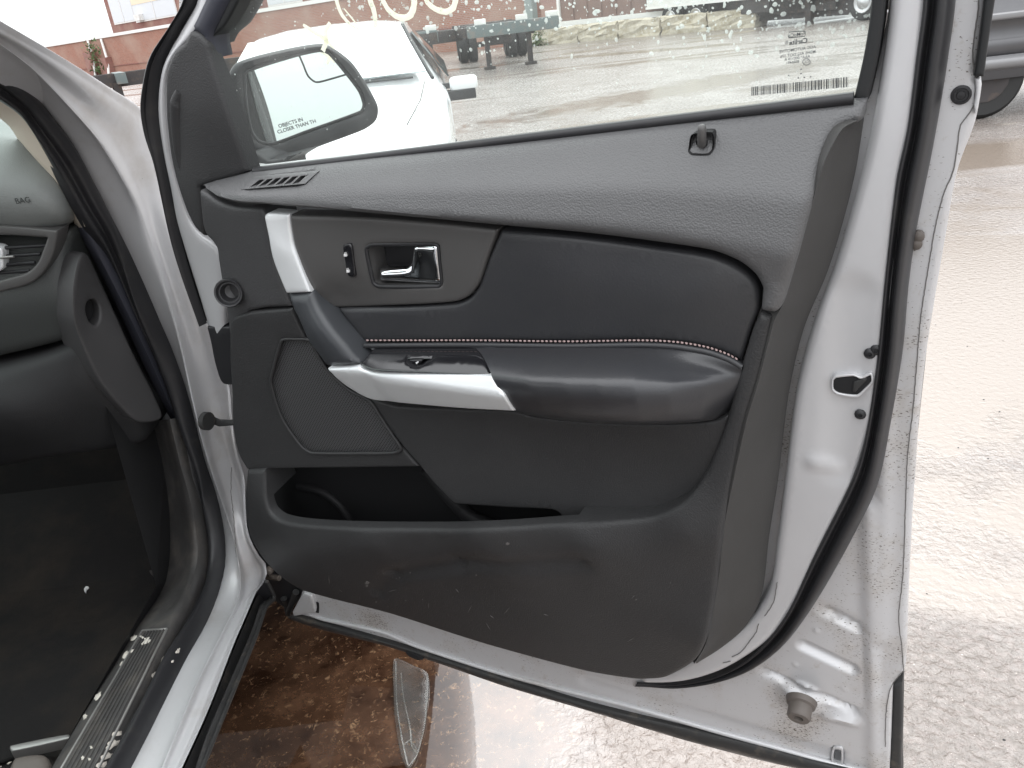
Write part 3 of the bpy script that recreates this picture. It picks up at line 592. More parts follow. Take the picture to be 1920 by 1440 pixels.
# dash end panel with finger hole
EF = Frame((-.70, 1.33, 0), (.64, .768, 0), (0, 0, 1), (.768, -.64, 0))
relief('dash_end_panel', [(150, 480), (158, 474), (167, 480), (205, 560), (250, 660), (290, 740), (304, 784), (262, 792), (225, 762), (185, 712), (152, 640), (139, 600), (137, 545), (143, 505)], 0, 'interior_mid', car, EF, r=.006, back=-.06, g=.015,
       h=[(150, 480, .03), (167, 480, 0), (140, 560, .03), (152, 640, .02), (185, 712, .015), (250, 660, 0), (300, 780, 0), (175, 590, .0), (230, 762, .01)], holes=[[(165, 566), (177, 562), (186, 575), (186, 600), (178, 610), (167, 600), (162, 582)]], hback=-.03)
relief('finger_hole', [(158, 555), (190, 555), (192, 618), (158, 618)], -.03, 'black_void', car, EF, r=0, g=.02)
# carpet, floor and shell
mesh('carpet', [(-2.3, -.4, .39), (-.78, -.4, .39), (-.78, 1.45, .39), (-.78, 1.72, .52), (-.78, 1.78, .95), (-2.3, 1.45, .39), (-2.3, 1.72, .52), (-2.3, 1.78, .95)], [(0, 1, 2, 5), (5, 2, 3, 6), (6, 3, 4, 7)], 'carpet', car)
mesh('footwell_side', [(-.79, -.4, .39), (-.79, 1.0, .39), (-.79, 1.5, .39), (-.79, 1.78, .5), (-.74, 1.78, 1.0), (-.74, 1.33, 1.0), (-.76, 1.3, .5), (-.79, 1.0, .47), (-.79, -.4, .47)], [(0, 1, 7, 8), (1, 2, 3, 4, 5, 6, 7)], 'interior_dark', car)
fbox('centre_console', (-1.65, -.2, .38), (-1.4, 1.6, .85), 'interior_dark', .03)
fbox('far_side_trim', (-2.4, -1.9, .38), (-2.33, 1.8, 1.15), 'interior_dark', .01)
fbox('roof', (-2.28, -2.2, 1.74), (-.78, .78, 1.79), 'silver_paint', .02)
fbox('headliner', (-2.26, -2.2, 1.71), (-.80, .74, 1.735), 'headliner', .01)
fbox('rear_door', (-.68, -1.3, .42), (-.52, .02, 1.2), 'silver_paint', .03); fbox('rear_bodywork', (-2.4, -2.3, .35), (-.54, -1.35, 1.25), 'silver_paint', .06)
mesh('pillar', [(-.62, .02, .5), (-.62, .14, .5), (-.78, .12, 1.74), (-.78, -.02, 1.74), (-.72, .02, .5), (-.72, .14, .5), (-.84, .12, 1.74), (-.84, -.02, 1.74)], [(0, 1, 2, 3), (4, 7, 6, 5), (1, 5, 6, 2), (0, 3, 7, 4)], 'silver_paint', car)
fbox('seat_cushion', (-1.34, -.35, .5), (-.86, .42, .72), 'leather', .05); fbox('seat_back', (-1.34, -.5, .6), (-.86, -.32, 1.3), 'leather', .05)
mesh('windscreen', [(-2.2, 1.75, 1.28), (-.72, 1.62, 1.30), (-.78, .78, 1.73), (-2.28, .78, 1.73)], [(0, 1, 2, 3)], 'windshield', car)
mesh('hood', [(-2.38, 1.78, 1.15), (-.62, 1.66, 1.15), (-.60, 2.5, 1.08), (-.8, 2.85, .95), (-2.2, 2.85, .95), (-2.38, 2.5, 1.1), (-1.5, 1.9, 1.27), (-1.5, 2.6, 1.16)],
     [(0, 6, 7, 5), (6, 1, 2, 7), (7, 2, 3), (7, 3, 4), (7, 4, 5), (0, 1, 6)], 'silver_paint', car, 80)
fbox('hinge_pillar', (-.76, 1.50, .5), (-.50, 1.56, 1.12), 'silver_sill', .004); fbox('wheel_arch_liner', (-.78, 1.47, .34), (-.40, 1.53, .56), 'black_plastic', .01); fbox('underbody_block', (-2.3, 1.85, .3), (-.42, 2.7, .5), 'black_plastic', .01)
# front fender with wheel
FX0 = -.33
prof = [(FX0-.35, 1.17), (FX0-.12, 1.13), (FX0-.02, 1.06), (FX0+.01, .98), (FX0+.015, .8), (FX0-.01, .6), (FX0-.05, .42), (FX0-.3, .36)]
ys = [1.45, 1.6, 1.9, 2.3, 2.6, 2.85]; off = [-.015, 0, .012, 0, -.07, -.22]; zz = [1, 1, .985, .95, .9, .82]
loft('fender', [np.array([[x+(f0-x)*0+o_, y, z*k_] for x, z in prof]) for y, o_, k_ in zip(ys, off, zz) for f0 in (0,)], 'silver_paint', car, 4, 60)
lathe('tyre', (FX0-.27, 2.25, .36), (1, 0, 0), [(.2, .0), (.34, .0), (.36, .03), (.36, .2), (.34, .235), (.23, .24), (.22, .2)], 'tyre', car)
lathe('rim', (FX0-.07, 2.25, .36), (1, 0, 0), [(.22, .0), (.2, .02), (.08, -.02), (.04, 0)], 'rim_alloy', car)
lathe('tyre', (FX0-.27, -1.75, .36), (1, 0, 0), [(.2, .0), (.34, .0), (.36, .03), (.36, .2), (.34, .235), (.23, .24)], 'tyre', car)
# seat rail and block at the lower left
relief('seat_rail', [(18, 1398), (128, 1376), (132, 1383), (20, 1408)], 0, 'steel', car, ZF(.43), r=.002, back=-.02, g=.02)
relief('seat_rail_cover', [(26, 1418), (70, 1410), (88, 1416), (90, 1445), (60, 1480), (0, 1480), (14, 1440)], 0, 'bumper_rubber', car, ZF(.47), r=.01, back=-.04, g=.015)
# crumbs on the carpet
cr_ = []
V = []; F = []
for k in range(110):
    x, y = random.uniform(0, 300), random.uniform(1000, 1440)
    if y > 1130 and x > 300-(y-1130)*.62-30: continue
    p = ZF(.399).P(x, y); s = random.choice([.001, .0015, .002]); i0 = len(V)
    a = random.uniform(0, 3); e1 = np.array([math.cos(a), math.sin(a), .3])*s*random.uniform(1, 3); e2 = np.array([-math.sin(a), math.cos(a), .1])*s; e3 = np.array([0, 0, s])
    V += [p-e1, p+e2, p+e1, p-e2, p+e3]; F += [(i0, i0+3, i0+4), (i0+3, i0+2, i0+4), (i0+2, i0+1, i0+4), (i0+1, i0, i0+4)]
o = mesh('crumbs', V, F, 'stone_pale', car); o['kind'] = 'stuff'
relief('litter_scrap', [(157, 1105), (161, 1099), (166, 1100), (162, 1104), (160, 1110)], 0, 'mark_white', car, ZF(.41), r=.0005, back=-.004, g=.01, rings=1, step=2)
# floor mat with a bound edge
fm = relief('floor_mat', [(-200, 1062), (0, 1034), (100, 1018), (196, 1005), (212, 1010), (260, 1050), (300, 1088), (250, 1180), (195, 1275), (130, 1380), (-200, 1440)], 0, 'carpet', None, ZF(.402), r=.004, back=-.006, g=.05)
tagt(fm, 'dark carpet floor mat with bound edge in the front footwell', 'floor mat')
q, _ = curve([(-200, 1062), (0, 1034), (100, 1018), (196, 1005), (212, 1010), (260, 1050), (300, 1088)], 6, False)
tube('binding', [ZF(.405).P(x, y) for x, y in q], .004, 'mat_edge', fm, 8)

# ================================================================== THE DOOR
# outer bodywork sheet reaching the free edge, behind the seal
ribs = [((1552, 1148), (1606, 1176), .012), ((1508, 1212), (1596, 1254), .012), ((1438, 1262), (1600, 1332), .010)]
def capsule(a, b_, rad, hgt, w=-.035):
    A = DF.proj(*a, w); B = DF.proj(*b_, w); d = B-A; L = d@d
    def f(u, v):
        t = np.clip(((u-A[0])*d[0]+(v-A[1])*d[1])/L, 0, 1); r = np.hypot(u-A[0]-t*d[0], v-A[1]-t*d[1]); return hgt*np.clip(1-(r/rad)**2, 0, 1)**1.5
    return f
_caps = [capsule(a, b_, rr, -.010) for a, b_, rr in ribs]+[capsule((1502, 1312), (1502, 1306), .035, .018), capsule((1550, 1340), (1600, 1352), .012, .008), capsule((1530, 1182), (1531, 1183), .005, .0015), capsule((1590, 1210), (1591, 1211), .005, .0015), capsule((1491, 1246), (1492, 1247), .005, .0015), capsule((1582, 1291), (1583, 1292), .005, .0015),
                                                       capsule((1100, 1277), (1560, 1418), .02, -.004), capsule((1630, 950), (1640, 1440), .012, .006), capsule((1660, 700), (1655, 1200), .010, .004)]
door = relief('door', [(372, -300), (330, 60), (306, 130), (298, 200), (306, 280), (322, 350), (330, 400), (345, 460), (368, 540), (387, 610), (410, 660), (434, 720), (448, 790), (470, 880), (500, 990), (535, 1080), (566, 1108, 1), (547, 1157, 1),
                       (604, 1169), (728, 1204), (910, 1262), (1100, 1318), (1271, 1361), (1441, 1404), (1527, 1427), (1620, 1450, 1), (1667, 1462, 1), (1670, 1400), (1674, 1284, 1), (1690, 1268), (1698, 1252), (1701, 1156), (1709, 985), (1715, 900), (1720, 822), (1734, 683), (1751, 572), (1773, 444), (1795, 322), (1829, 228), (1841, 160), (1838, 147, 1), (1828, 144, 1), (1848, 0), (1880, -300)],
              -.035, 'silver_dirty', car, DF, r=.006, back=-.075, g=.008, step=8, hx=lambda u, v: sum(c(u, v) for c in _caps), dense=((1540, 1245, .085),),
              holes=[[(400, -250), (372, 60), (360, 110), (400, 300), (470, 322), (485, 320), (980, 262), (1600, 190), (1632, -250)], [(1563, 1404), (1577, 1405), (1579, 1428), (1577, 1436), (1562, 1433), (1561, 1412)]])
D = door
def dl(name, rails, m, **k): return loft(name, rails, m, D, **k)
# outer skin of the door, seen in the mirror and from the side
sk = [(1850, 20), (1839, 160), (1826, 228), (1792, 322), (1748, 572), (1713, 900), (1697, 1156), (1692, 1250), (1684, 1430)]
K1 = rail(DF, -.07, sk, 40); vv = (K1-DF.O)@DF.V; uu = (K1-DF.O)@DF.U
bul = -.09-.07*np.sin(np.clip(vv/1.05, 0, 1)*math.pi)**.7
vt0, vt1 = DF.proj(482, 322, -.04)[1]-.012, DF.proj(1600, 192, -.04)[1]-.012; vs = lambda u_: np.minimum(vv, vt0+(vt1-vt0)*(u_-.2)/.85)
K2 = DF.world(uu-.03, vs(1.05), bul*.6-.03); K3 = DF.world(uu-.2, vs(.85), bul); K4 = DF.world(uu*0+.25, vs(.25), bul); K5 = DF.world(uu*0+.02, vs(.05), bul+.02)
dl('outer_skin', [K1, K2, K3, K4, K5], 'silver_paint', sub=3, smooth=70)
# raised inner frame with the latch face
relief('inner_panel', [(1664, -250), (1668, 0), (1642, 190), (1620, 300), (1585, 430), (1560, 510), (1520, 620), (1490, 740), (1470, 900), (1456, 1010), (1440, 1110), (1400, 1170), (1300, 1232), (1240, 1262), (1200, 1268), (1205, 1284), (1280, 1282), (1350, 1262), (1410, 1228), (1455, 1190), (1500, 1125), (1550, 1020), (1600, 920), (1622, 850), (1642, 783), (1660, 655), (1675, 511), (1697, 322), (1718, 228), (1734, 100), (1752, -250)],
       -.004, 'silver_paint', D, r=.010, back=-.036, g=.008, label='silver steel inner frame between trim and seal',
       hx=lambda u, v: capsule((1600, 560), (1575, 880), .03, -.004, 0)(u, v)+capsule((1528, 870), (1560, 880), .014, .004, 0)(u, v))
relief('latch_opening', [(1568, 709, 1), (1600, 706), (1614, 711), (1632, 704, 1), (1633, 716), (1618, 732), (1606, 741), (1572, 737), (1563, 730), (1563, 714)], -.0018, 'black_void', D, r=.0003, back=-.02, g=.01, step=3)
relief('latch_rim', [(1566, 705), (1600, 702), (1614, 707), (1634, 700), (1637, 716), (1621, 735), (1608, 746), (1570, 741), (1559, 732), (1559, 712)], .0, 'silver_paint', D, r=.0012, back=-.02, g=.006, holes=[[(1568, 709, 1), (1600, 706), (1614, 711), (1632, 704, 1), (1633, 716), (1618, 732), (1606, 741), (1572, 737), (1563, 730), (1563, 714)]], step=3)
relief('latch', [(1600, 716, 1), (1607, 714), (1622, 708), (1626, 712), (1613, 726), (1603, 737, 1), (1598, 734)], .0, 'rubber_dirty', D, r=.0015, back=-.02, g=.006, step=3)
for (x, y) in ((1631, 662), (1643, 655), (1613, 776)):
    P = DF.P(x, y, -.006); s = lathe('screw', P, DF.W, [(.0062, 0), (.0062, .002), (.004, .004), (.0025, .0042), (.0022, .002), (0, .002)], 'black_plastic', D, 12)
# weatherstrip on the free edge
wl = [(1742, -250), (1733, 0), (1720, 100), (1704, 228), (1684, 322), (1662, 511), (1648, 655), (1629, 783), (1612, 850), (1591, 900), (1531, 1020), (1484, 1122), (1442, 1182), (1399, 1225), (1339, 1260), (1260, 1279), (1195, 1279)]
wr = [(1800, -250), (1792, 0), (1779, 100), (1765, 189), (1748, 283), (1718, 433), (1704, 533), (1693, 655), (1670, 794), (1648, 900), (1608, 985), (1561, 1071), (1518, 1139), (1471, 1199), (1416, 1242), (1356, 1267), (1271, 1286), (1190, 1286)]
W1 = rail(DF, -.030, wl, 110); W2 = rail(DF, -.034, wr, 110)
tp = np.clip((110-np.arange(110))/22, .12, 1)[:, None]
mid = lambda f, dw: W1*(1-f)+W2*f+DF.W*dw*tp
dl('weatherstrip', [W1, mid(.0, .026), mid(.14, .030), mid(.26, .022), mid(.34, .022), mid(.46, .034), mid(.7, .034), mid(.94, .018), W2], 'rubber', sub=4, flip=True, label='black rubber seal running down the free edge')
# clips in the strip
for (x, y) in ((1718, 455), (1722, 441)):
    lathe('clip', DF.P(x, y, -.034), DF.W, [(.006, 0), (.006, .006), (.003, .008), (0, .008)], 'bumper_rubber', D, 12)
# sealer lines
for pl in ([(1838, -60), (1834, 20), (1828, 60), (1824, 100), (1829, 158), (1826, 196), (1815, 216), (1801, 235), (1796, 268), (1787, 322), (1770, 362), (1755, 420), (1743, 489), (1726, 600), (1712, 767), (1702, 850), (1699, 920), (1693, 1080), (1685, 1160), (1692, 1220), (1694, 1256)], [(1693, 1258), (1672, 1285), (1662, 1330), (1660, 1400)],
           [(1457, 1092), (1450, 1130), (1434, 1155)], [(1422, 1170), (1418, 1185), (1400, 1210), (1388, 1224), (1372, 1232)], [(1356, 1243), (1370, 1240)]):
    q, _ = curve(pl, 5, False); lvl = -.0345 if pl[0][0] > 1500 else -.003
    tube('sealer_line', [DF.P(x+random.uniform(-.5, .5), y, lvl) for x, y in q], .0006, 'crack', D, 5)
# free edge: black guard strip at the top, lip, lower cladding edge
relief('edge_guard', [(1846, -250), (1845, 0, 1), (1838, 60), (1828, 130), (1825, 143, 1), (1845, 145, 1), (1855, 70), (1866, 0, 1), (1880, -250)], -.02, 'weather_black', D, r=.003, back=-.07)
relief('edge_lip', [(1828, 148, 1), (1837, 146), (1839, 165), (1836, 190), (1830, 215), (1826, 200), (1829, 175)], -.028, 'silver_paint', D, r=.002, back=-.05)
relief('cladding_edge', [(1675, 1286, 1), (1692, 1282, 1), (1692, 1310), (1690, 1440), (1689, 1500), (1668, 1500), (1671, 1380)], -.045, 'rubber_dirty', D, r=.004, back=-.09)
# round blanking plug
P = DF.P(1802, 178, -.0345); lathe('blanking_plug', P, DF.W, [(.0088, 0), (.0085, .0015), (.0065, .002), (.006, .0008), (.004, .0008), (.0035, .002), (0, .0024)], 'black_plastic', D, 26)
# door stop buffer
P = DF.P(1503, 1313, -.02); lathe('rubber_buffer', P, N(DF.W+.35*DF.U*0-.25*DF.V), [(.022, 0), (.02, .008), (.0165, .010), (.0165, .026), (.0145, .029), (.007, .029), (.006, .022), (0, .022)], 'bumper_rubber', D, 28)
relief('slot_rim', [(1563, 1402), (1579, 1403), (1581, 1428), (1578, 1438), (1560, 1434), (1559, 1412)], -.033, 'silver_paint', D, r=.0008, back=-.04, holes=[[(1565, 1406), (1576, 1407), (1577, 1427), (1575, 1432), (1563, 1430), (1563, 1412)]])
relief('slot_back', [(1558, 1400), (1582, 1400), (1582, 1440), (1558, 1440)], -.06, 'silver_sill', D, r=0, back=-.07, g=.02)
# bottom: folded lip, black strip
b1_ = [(566, 1113), (728, 1155), (910, 1213), (1100, 1266), (1185, 1288), (1300, 1330), (1440, 1370), (1600, 1412), (1668, 1430)]
b2_ = [(570, 1146), (604, 1160), (721, 1186), (779, 1210), (947, 1264), (1100, 1304), (1185, 1325), (1356, 1374), (1450, 1400), (1570, 1434), (1640, 1452)]
b3_ = [(549, 1152), (604, 1168), (728, 1203), (910, 1261), (1100, 1320), (1271, 1363), (1441, 1406), (1527, 1429), (1660, 1462)]
b4_ = [(539, 1160), (545, 1164), (604, 1183), (728, 1215), (837, 1251), (947, 1289), (1100, 1334), (1271, 1386), (1441, 1431), (1540, 1452), (1660, 1485)]
q, _ = curve(b2_, 8, False); tube('fold_bead', [DF.P(x, y, -.034) for x, y in q], .0045, 'silver_sill', D, 10)
B3 = rail(DF, -.03, b3_, 80); B3b = rail(DF, -.022, [(x-1, y+5) for x, y in b3_], 80); B4 = rail(DF, -.026, [(x, y-5) for x, y in b4_], 80); B5 = rail(DF, -.05, b4_, 80)
dl('bottom_strip', [B3-DF.W*.01, B3b-DF.W*.012, B3b-DF.W*.003, B4, B5-DF.W*.005, B5-DF.W*.04], 'rubber_dirty', sub=3, flip=True, label='black rubber strip along the bottom edge with dried mud')
relief('corner_gusset', [(567, 1112, 1), (583, 1118), (590, 1143), (589, 1150), (575, 1152), (550, 1157, 1), (547, 1148, 1)], -.026, 'silver_dirty', D, r=.004, back=-.05)
relief('drain_slot', [(590, 1129), (597, 1131), (597, 1150), (592, 1149)], -.0335, 'black_void', D, r=.0005, back=-.04, step=3)
relief('mud_cake', [(760, 1223), (780, 1228), (792, 1238), (785, 1239), (765, 1230)], -.02, 'black_void', D, r=.001, back=-.03)
# hinge side: lower bracket of the hinge and arm
hz = relief('hinge', [(498, 1085), (545, 1085), (565, 1106), (548, 1140), (536, 1142), (515, 1128), (498, 1110)], -.06, 'black_plastic', D, r=.006, back=-.1)
tube('hinge_bolt', [DF.P(498, 1080, -.05), DF.P(524, 1084, -.05)], .006, 'rusty', D, 10); tube('hinge_bolt', [DF.P(500, 1066, -.05), DF.P(510, 1074, -.05)], .008, 'rusty', D, 10)
tube('wiring_loom', [DF.P(532, 1122, -.05), DF.P(540, 1150, -.06), DF.P(555, 1110, -.05)], .007, 'rubber_dirty', D, 10)
relief('hinge_cover', [(387, 613, 1), (403, 613, 1), (404, 620), (408, 622), (410, 614, 1), (440, 612, 1), (440, 722, 1), (420, 721), (412, 712), (402, 680), (394, 640)], .0, 'black_plastic', D, r=.003, back=-.02)
# front edge weatherstrip (against the body)
fl = [(372, -300), (360, -60), (352, 0), (325, 50), (290, 100), (276, 150), (270, 200), (278, 250), (296, 300), (312, 370), (330, 450), (352, 520), (383, 604)]
fr2 = [(392, -300), (385, -60), (372, 0), (340, 55), (308, 120), (300, 165), (298, 215), (306, 270), (318, 330), (330, 400), (345, 468), (366, 540), (388, 606)]
G1 = rail(DF, -.02, fl, 80); G2 = rail(DF, -.012, fr2, 80)
dl('front_weatherstrip', [G1-DF.W*.05, G1, G1*.7+G2*.3+DF.W*.014, G1*.5+G2*.5+DF.W*.004, G1*.3+G2*.7+DF.W*.016, G2], 'rubber', sub=4, flip=True)
# silver front edge strip
s1 = [(395, -300), (372, 0), (342, 55), (310, 118), (301, 165), (299, 215), (307, 275), (322, 350), (332, 410), (348, 470), (376, 560), (400, 640)]
s2 = [(420, -300), (398, 0), (372, 55), (330, 100), (313, 140), (310, 200), (318, 290), (336, 360), (353, 410), (376, 443), (404, 462), (419, 500), (420, 610)]
S1, S2 = rail(DF, -.010, s1, 60), rail(DF, -.002, s2, 60)
dl('front_flange', [S1-DF.W*.02, S1, (S1+S2)/2+DF.W*.005, S2, S2-DF.W*.02], 'silver_paint', sub=4, flip=True)
# check strap with its pin
lathe('check_strap_pin', BF(-.585).P(380, 789), (1, -.4, 0), [(.013, 0), (.013, .008), (.009, .01), (.006, .01), (.006, .005), (0, .005)], 'black_plastic', D, 22)
lathe('check_strap_ring', BF(-.585).P(380, 789), (1, -.4, 0), [(.009, .004), (.017, .004), (.017, .014), (.010, .014)], 'rubber_dirty', D, 22)
tube('check_strap', [BF(-.585).P(388, 785)+np.array([.008, -.006, 0]), DF.P(402, 789, -.035), DF.P(412, 793, -.03), DF.P(440, 792, -.03)], [.011, .007, .007, .0055], 'rubber_dirty', D, 10, flat=.5)

# ---- trim mouldings
ML = [(1625, 186), (1618, 222)]
E_B = [(1620, 205), (1601, 322), (1579, 422), (1551, 511), (1507, 617), (1479, 739), (1459, 900), (1442, 1007), (1429, 1113), (1399, 1173), (1356, 1212), (1301, 1244), (1249, 1272)]
# backing plate: its right side is the deep grey-brown side wall
E_F = [(1606, 236), (1565, 267), (1537, 310), (1510, 417), (1467, 567), (1450, 600), (1420, 717), (1400, 780), (1373, 900), (1356, 985), (1348, 1062), (1337, 1139), (1322, 1207), (1301, 1242)]
eF = rail(DF, [.03, .05, .06, .062, .064, .066, .068, .068, .062, .05, .03], [(1606, 226), (1578, 240), (1545, 300), (1510, 417), (1467, 567), (1450, 600), (1420, 717), (1400, 780), (1373, 900), (1356, 985), (1348, 1062), (1337, 1139), (1322, 1207), (1301, 1243)], 100)
eB = rail(DF, -.004, [(1621, 215), (1604, 322), (1579, 422), (1551, 511), (1507, 617), (1479, 739), (1459, 900), (1442, 1007), (1429, 1113), (1399, 1173), (1356, 1212), (1306, 1244)], 100)
dl('trim_side', [eF-DF.W*.012-DF.U*.01, eF, eF*.93+eB*.07+DF.W*.001, eF*.72+eB*.28-DF.W*.004, eF*.42+eB*.58-DF.W*.004, eF*.12+eB*.88, eB], 'hard_fine', sub=3, smooth=60, flip=True, label='grey brown sloping side of the trim')
# topper
TPT = [(369, 336), (484, 320), (960, 263), (1600, 185)]; TPB = [(369, 402), (404, 400), (487, 398), (693, 407), (937, 430), (1100, 445), (1250, 465), (1400, 502), (1600, 560)]; TPP = [(0, .02), (.2, .026), (.5, .012), (1, -.045)]
topper = relief('trim_topper', [(369, 351, 1), (400, 341), (468, 325, 1), (484, 324, 1), (700, 296), (960, 267), (1260, 228), (1500, 200), (1600, 189, 1), (1625, 188, 1), (1618, 224), (1606, 234, 1), (1580, 242), (1560, 262), (1541, 310), (1512, 417), (1469, 567), (1460, 585), (1450, 591), (1424, 587, 1), (1426, 560), (1427, 545), (1413, 519), (1383, 495), (1333, 475), (1233, 459), (1100, 442), (937, 427), (693, 404), (593, 395), (487, 387), (440, 384), (404, 374), (381, 360)],
       .055, 'topper_grain', D, r=.012, back=-.0, g=.0065, rings=4, h=ruledh(DF, .06, TPT, TPB, TPP),
       holes=[[(471, 350), (493, 337), (560, 330), (582, 327), (566, 341), (556, 346)]], hback=.03, label='soft grained top roll of the trim')
HT = ruledh(DF, .06, TPT, TPB, TPP)
# demister vent: frame + slats
vb = lambda f, g_: (466+94*f+17*g_, 351-6*f-(13+3*f)*g_)
hl = [[(*vb(k/6+.02, 0), 1), (*vb((k+1)/6-.035, 0), 1), (*vb((k+1)/6-.035, 1), 1), (*vb(k/6+.02, 1), 1)] for k in range(6)]
relief('demister_vent', [(450, 356, 1), (474, 333, 1), (596, 322, 1), (571, 345, 1)], .0575, 'topper_grain', D, r=.0012, back=.01, h=HT, g=.006, holes=hl, hback=.02)
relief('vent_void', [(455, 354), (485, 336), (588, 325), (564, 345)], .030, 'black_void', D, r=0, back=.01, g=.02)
# lock pin and bezel
relief('lock_bezel_gap', [(1293, 274), (1302, 248), (1316, 243), (1341, 242), (1343, 253), (1338, 281), (1330, 291), (1297, 291), (1290, 285)], .0556, 'black_void', D, r=.0004, back=.04, h=HT, g=.01)
relief('lock_bezel', [(1296, 274), (1304, 250), (1316, 246), (1337, 245), (1339, 254), (1335, 279), (1328, 288), (1298, 288), (1293, 283)], .0575, 'topper_grain', D, r=.0012, back=.04, h=HT, g=.006)
relief('lock_pin_hole', [(1308, 262), (1316, 259), (1325, 262), (1327, 270), (1322, 276), (1312, 276), (1307, 270)], .0579, 'black_void', D, r=0, back=.04, h=HT, g=.01)
pp = [DF.P(1316, 270, .040), DF.P(1316, 262, .046), DF.P(1316, 242, .048), DF.P(1316, 236, .048), DF.P(1316, 233, .048)]
tube('lock_pin', pp, [.0045, .0045, .0043, .0035, .0015], 'satin_gray', D, 18)
# hinge side vertical panel
relief('front_trim_panel', [(372, 358, 1), (384, 364), (406, 378), (440, 388), (488, 391), (497, 404, 1), (511, 483), (524, 520), (546, 576, 1), (500, 578), (468, 584, 1), (440, 612), (430, 640), (425, 590), (416, 540), (408, 490), (403, 462), (385, 440), (378, 420)], .05, 'front_grain', D, r=.006, back=-.01,
       h=[(372, 358, -.004), (440, 388, .006), (497, 404, .004), (546, 576, .0), (403, 462, -.01), (430, 640, -.01), (470, 480, .0)])
lathe('blanking_grommet', DF.P(433, 547, .045), N(DF.W*.8+DF.U*.5+DF.V*.2), [(.020, -.02), (.0215, .012), (.020, .016), (.018, .0155), (.0155, .009), (.0135, .009), (.012, .004), (.010, -.004), (.0, -.006)], 'grommet', D, 36, ell=1.)
# speaker side panel
spk = [(524, 650), (530, 637), (560, 636), (581, 638), (590, 655), (612, 692), (633, 714), (660, 735), (693, 752), (712, 780), (735, 815), (752, 842), (740, 849), (680, 850), (584, 849), (566, 838), (529, 784), (508, 717), (513, 690)]
relief('speaker_surround', [(468, 586, 1), (546, 579, 1), (560, 612), (580, 650), (612, 692, 1), (633, 714), (660, 735), (697, 755, 1), (712, 780), (745, 830), (785, 876, 1), (640, 878), (540, 879), (463, 881, 1), (446, 850), (436, 800), (434, 740), (430, 660), (434, 600)], .048, 'hard_grain', D, r=.004, back=-.01,
       h=[(468, 586, 0), (560, 612, .002), (697, 755, 0), (785, 876, -.004), (463, 881, -.002), (434, 740, -.008), (560, 740, .0)], holes=[spk], hback=.03)
q, _ = curve(spk, 4); tube('speaker_rim', [DF.P(x, y, .048) for x, y in q], .0026, 'hard_grain', D, 8, closed=True)
relief('speaker_grille', spk, .044, 'grille_mesh', D, r=.002, back=.03, g=.012, h=[(530, 640, -.002), (580, 850, -.002), (740, 845, -.003), (508, 717, -.002), (640, 760, .004), (600, 680, .003), (690, 752, 0)])
# recessed middle panel
relief('middle_panel', [(693, 750), (740, 762), (860, 768), (965, 772), (1000, 782), (1100, 792), (1250, 796), (1340, 790), (1366, 780), (1364, 800), (1348, 845), (1322, 900), (1285, 945), (1235, 968), (1160, 978), (1060, 984), (1050, 965), (1035, 957), (960, 953), (856, 946), (848, 942), (812, 905), (785, 872), (745, 825), (712, 780)], .044, 'hard_grain', D, r=.004, back=.0, g=.014,
       h=[(697, 755, .002), (965, 772, .012), (1200, 796, .012), (1366, 780, .014), (1322, 900, .008), (1160, 976, .006), (856, 946, .008), (745, 825, .002), (1000, 860, .004), (1150, 880, .002), (1250, 860, .003)])
# map pocket: back wall, floor
relief('pocket_back', [(480, 870), (800, 865), (870, 930), (1050, 945), (1070, 970), (1060, 1000), (900, 1060), (560, 1060), (480, 1000)], -.03, 'pocket_shade', D, r=0, back=-.05, g=.02)
q, _ = curve([(560, 912), (600, 920), (635, 945), (655, 975), (662, 1000)], 8, False); tube('pocket_rib', [DF.P(x, y, -.028) for x, y in q], .008, 'pocket_shade', D, 12)
q, _ = curve([(800, 878), (842, 930), (880, 968), (930, 990), (980, 1004)], 8, False); tube('pocket_rib', [DF.P(x, y, -.01) for x, y in q], .012, 'pocket_shade', D, 12)
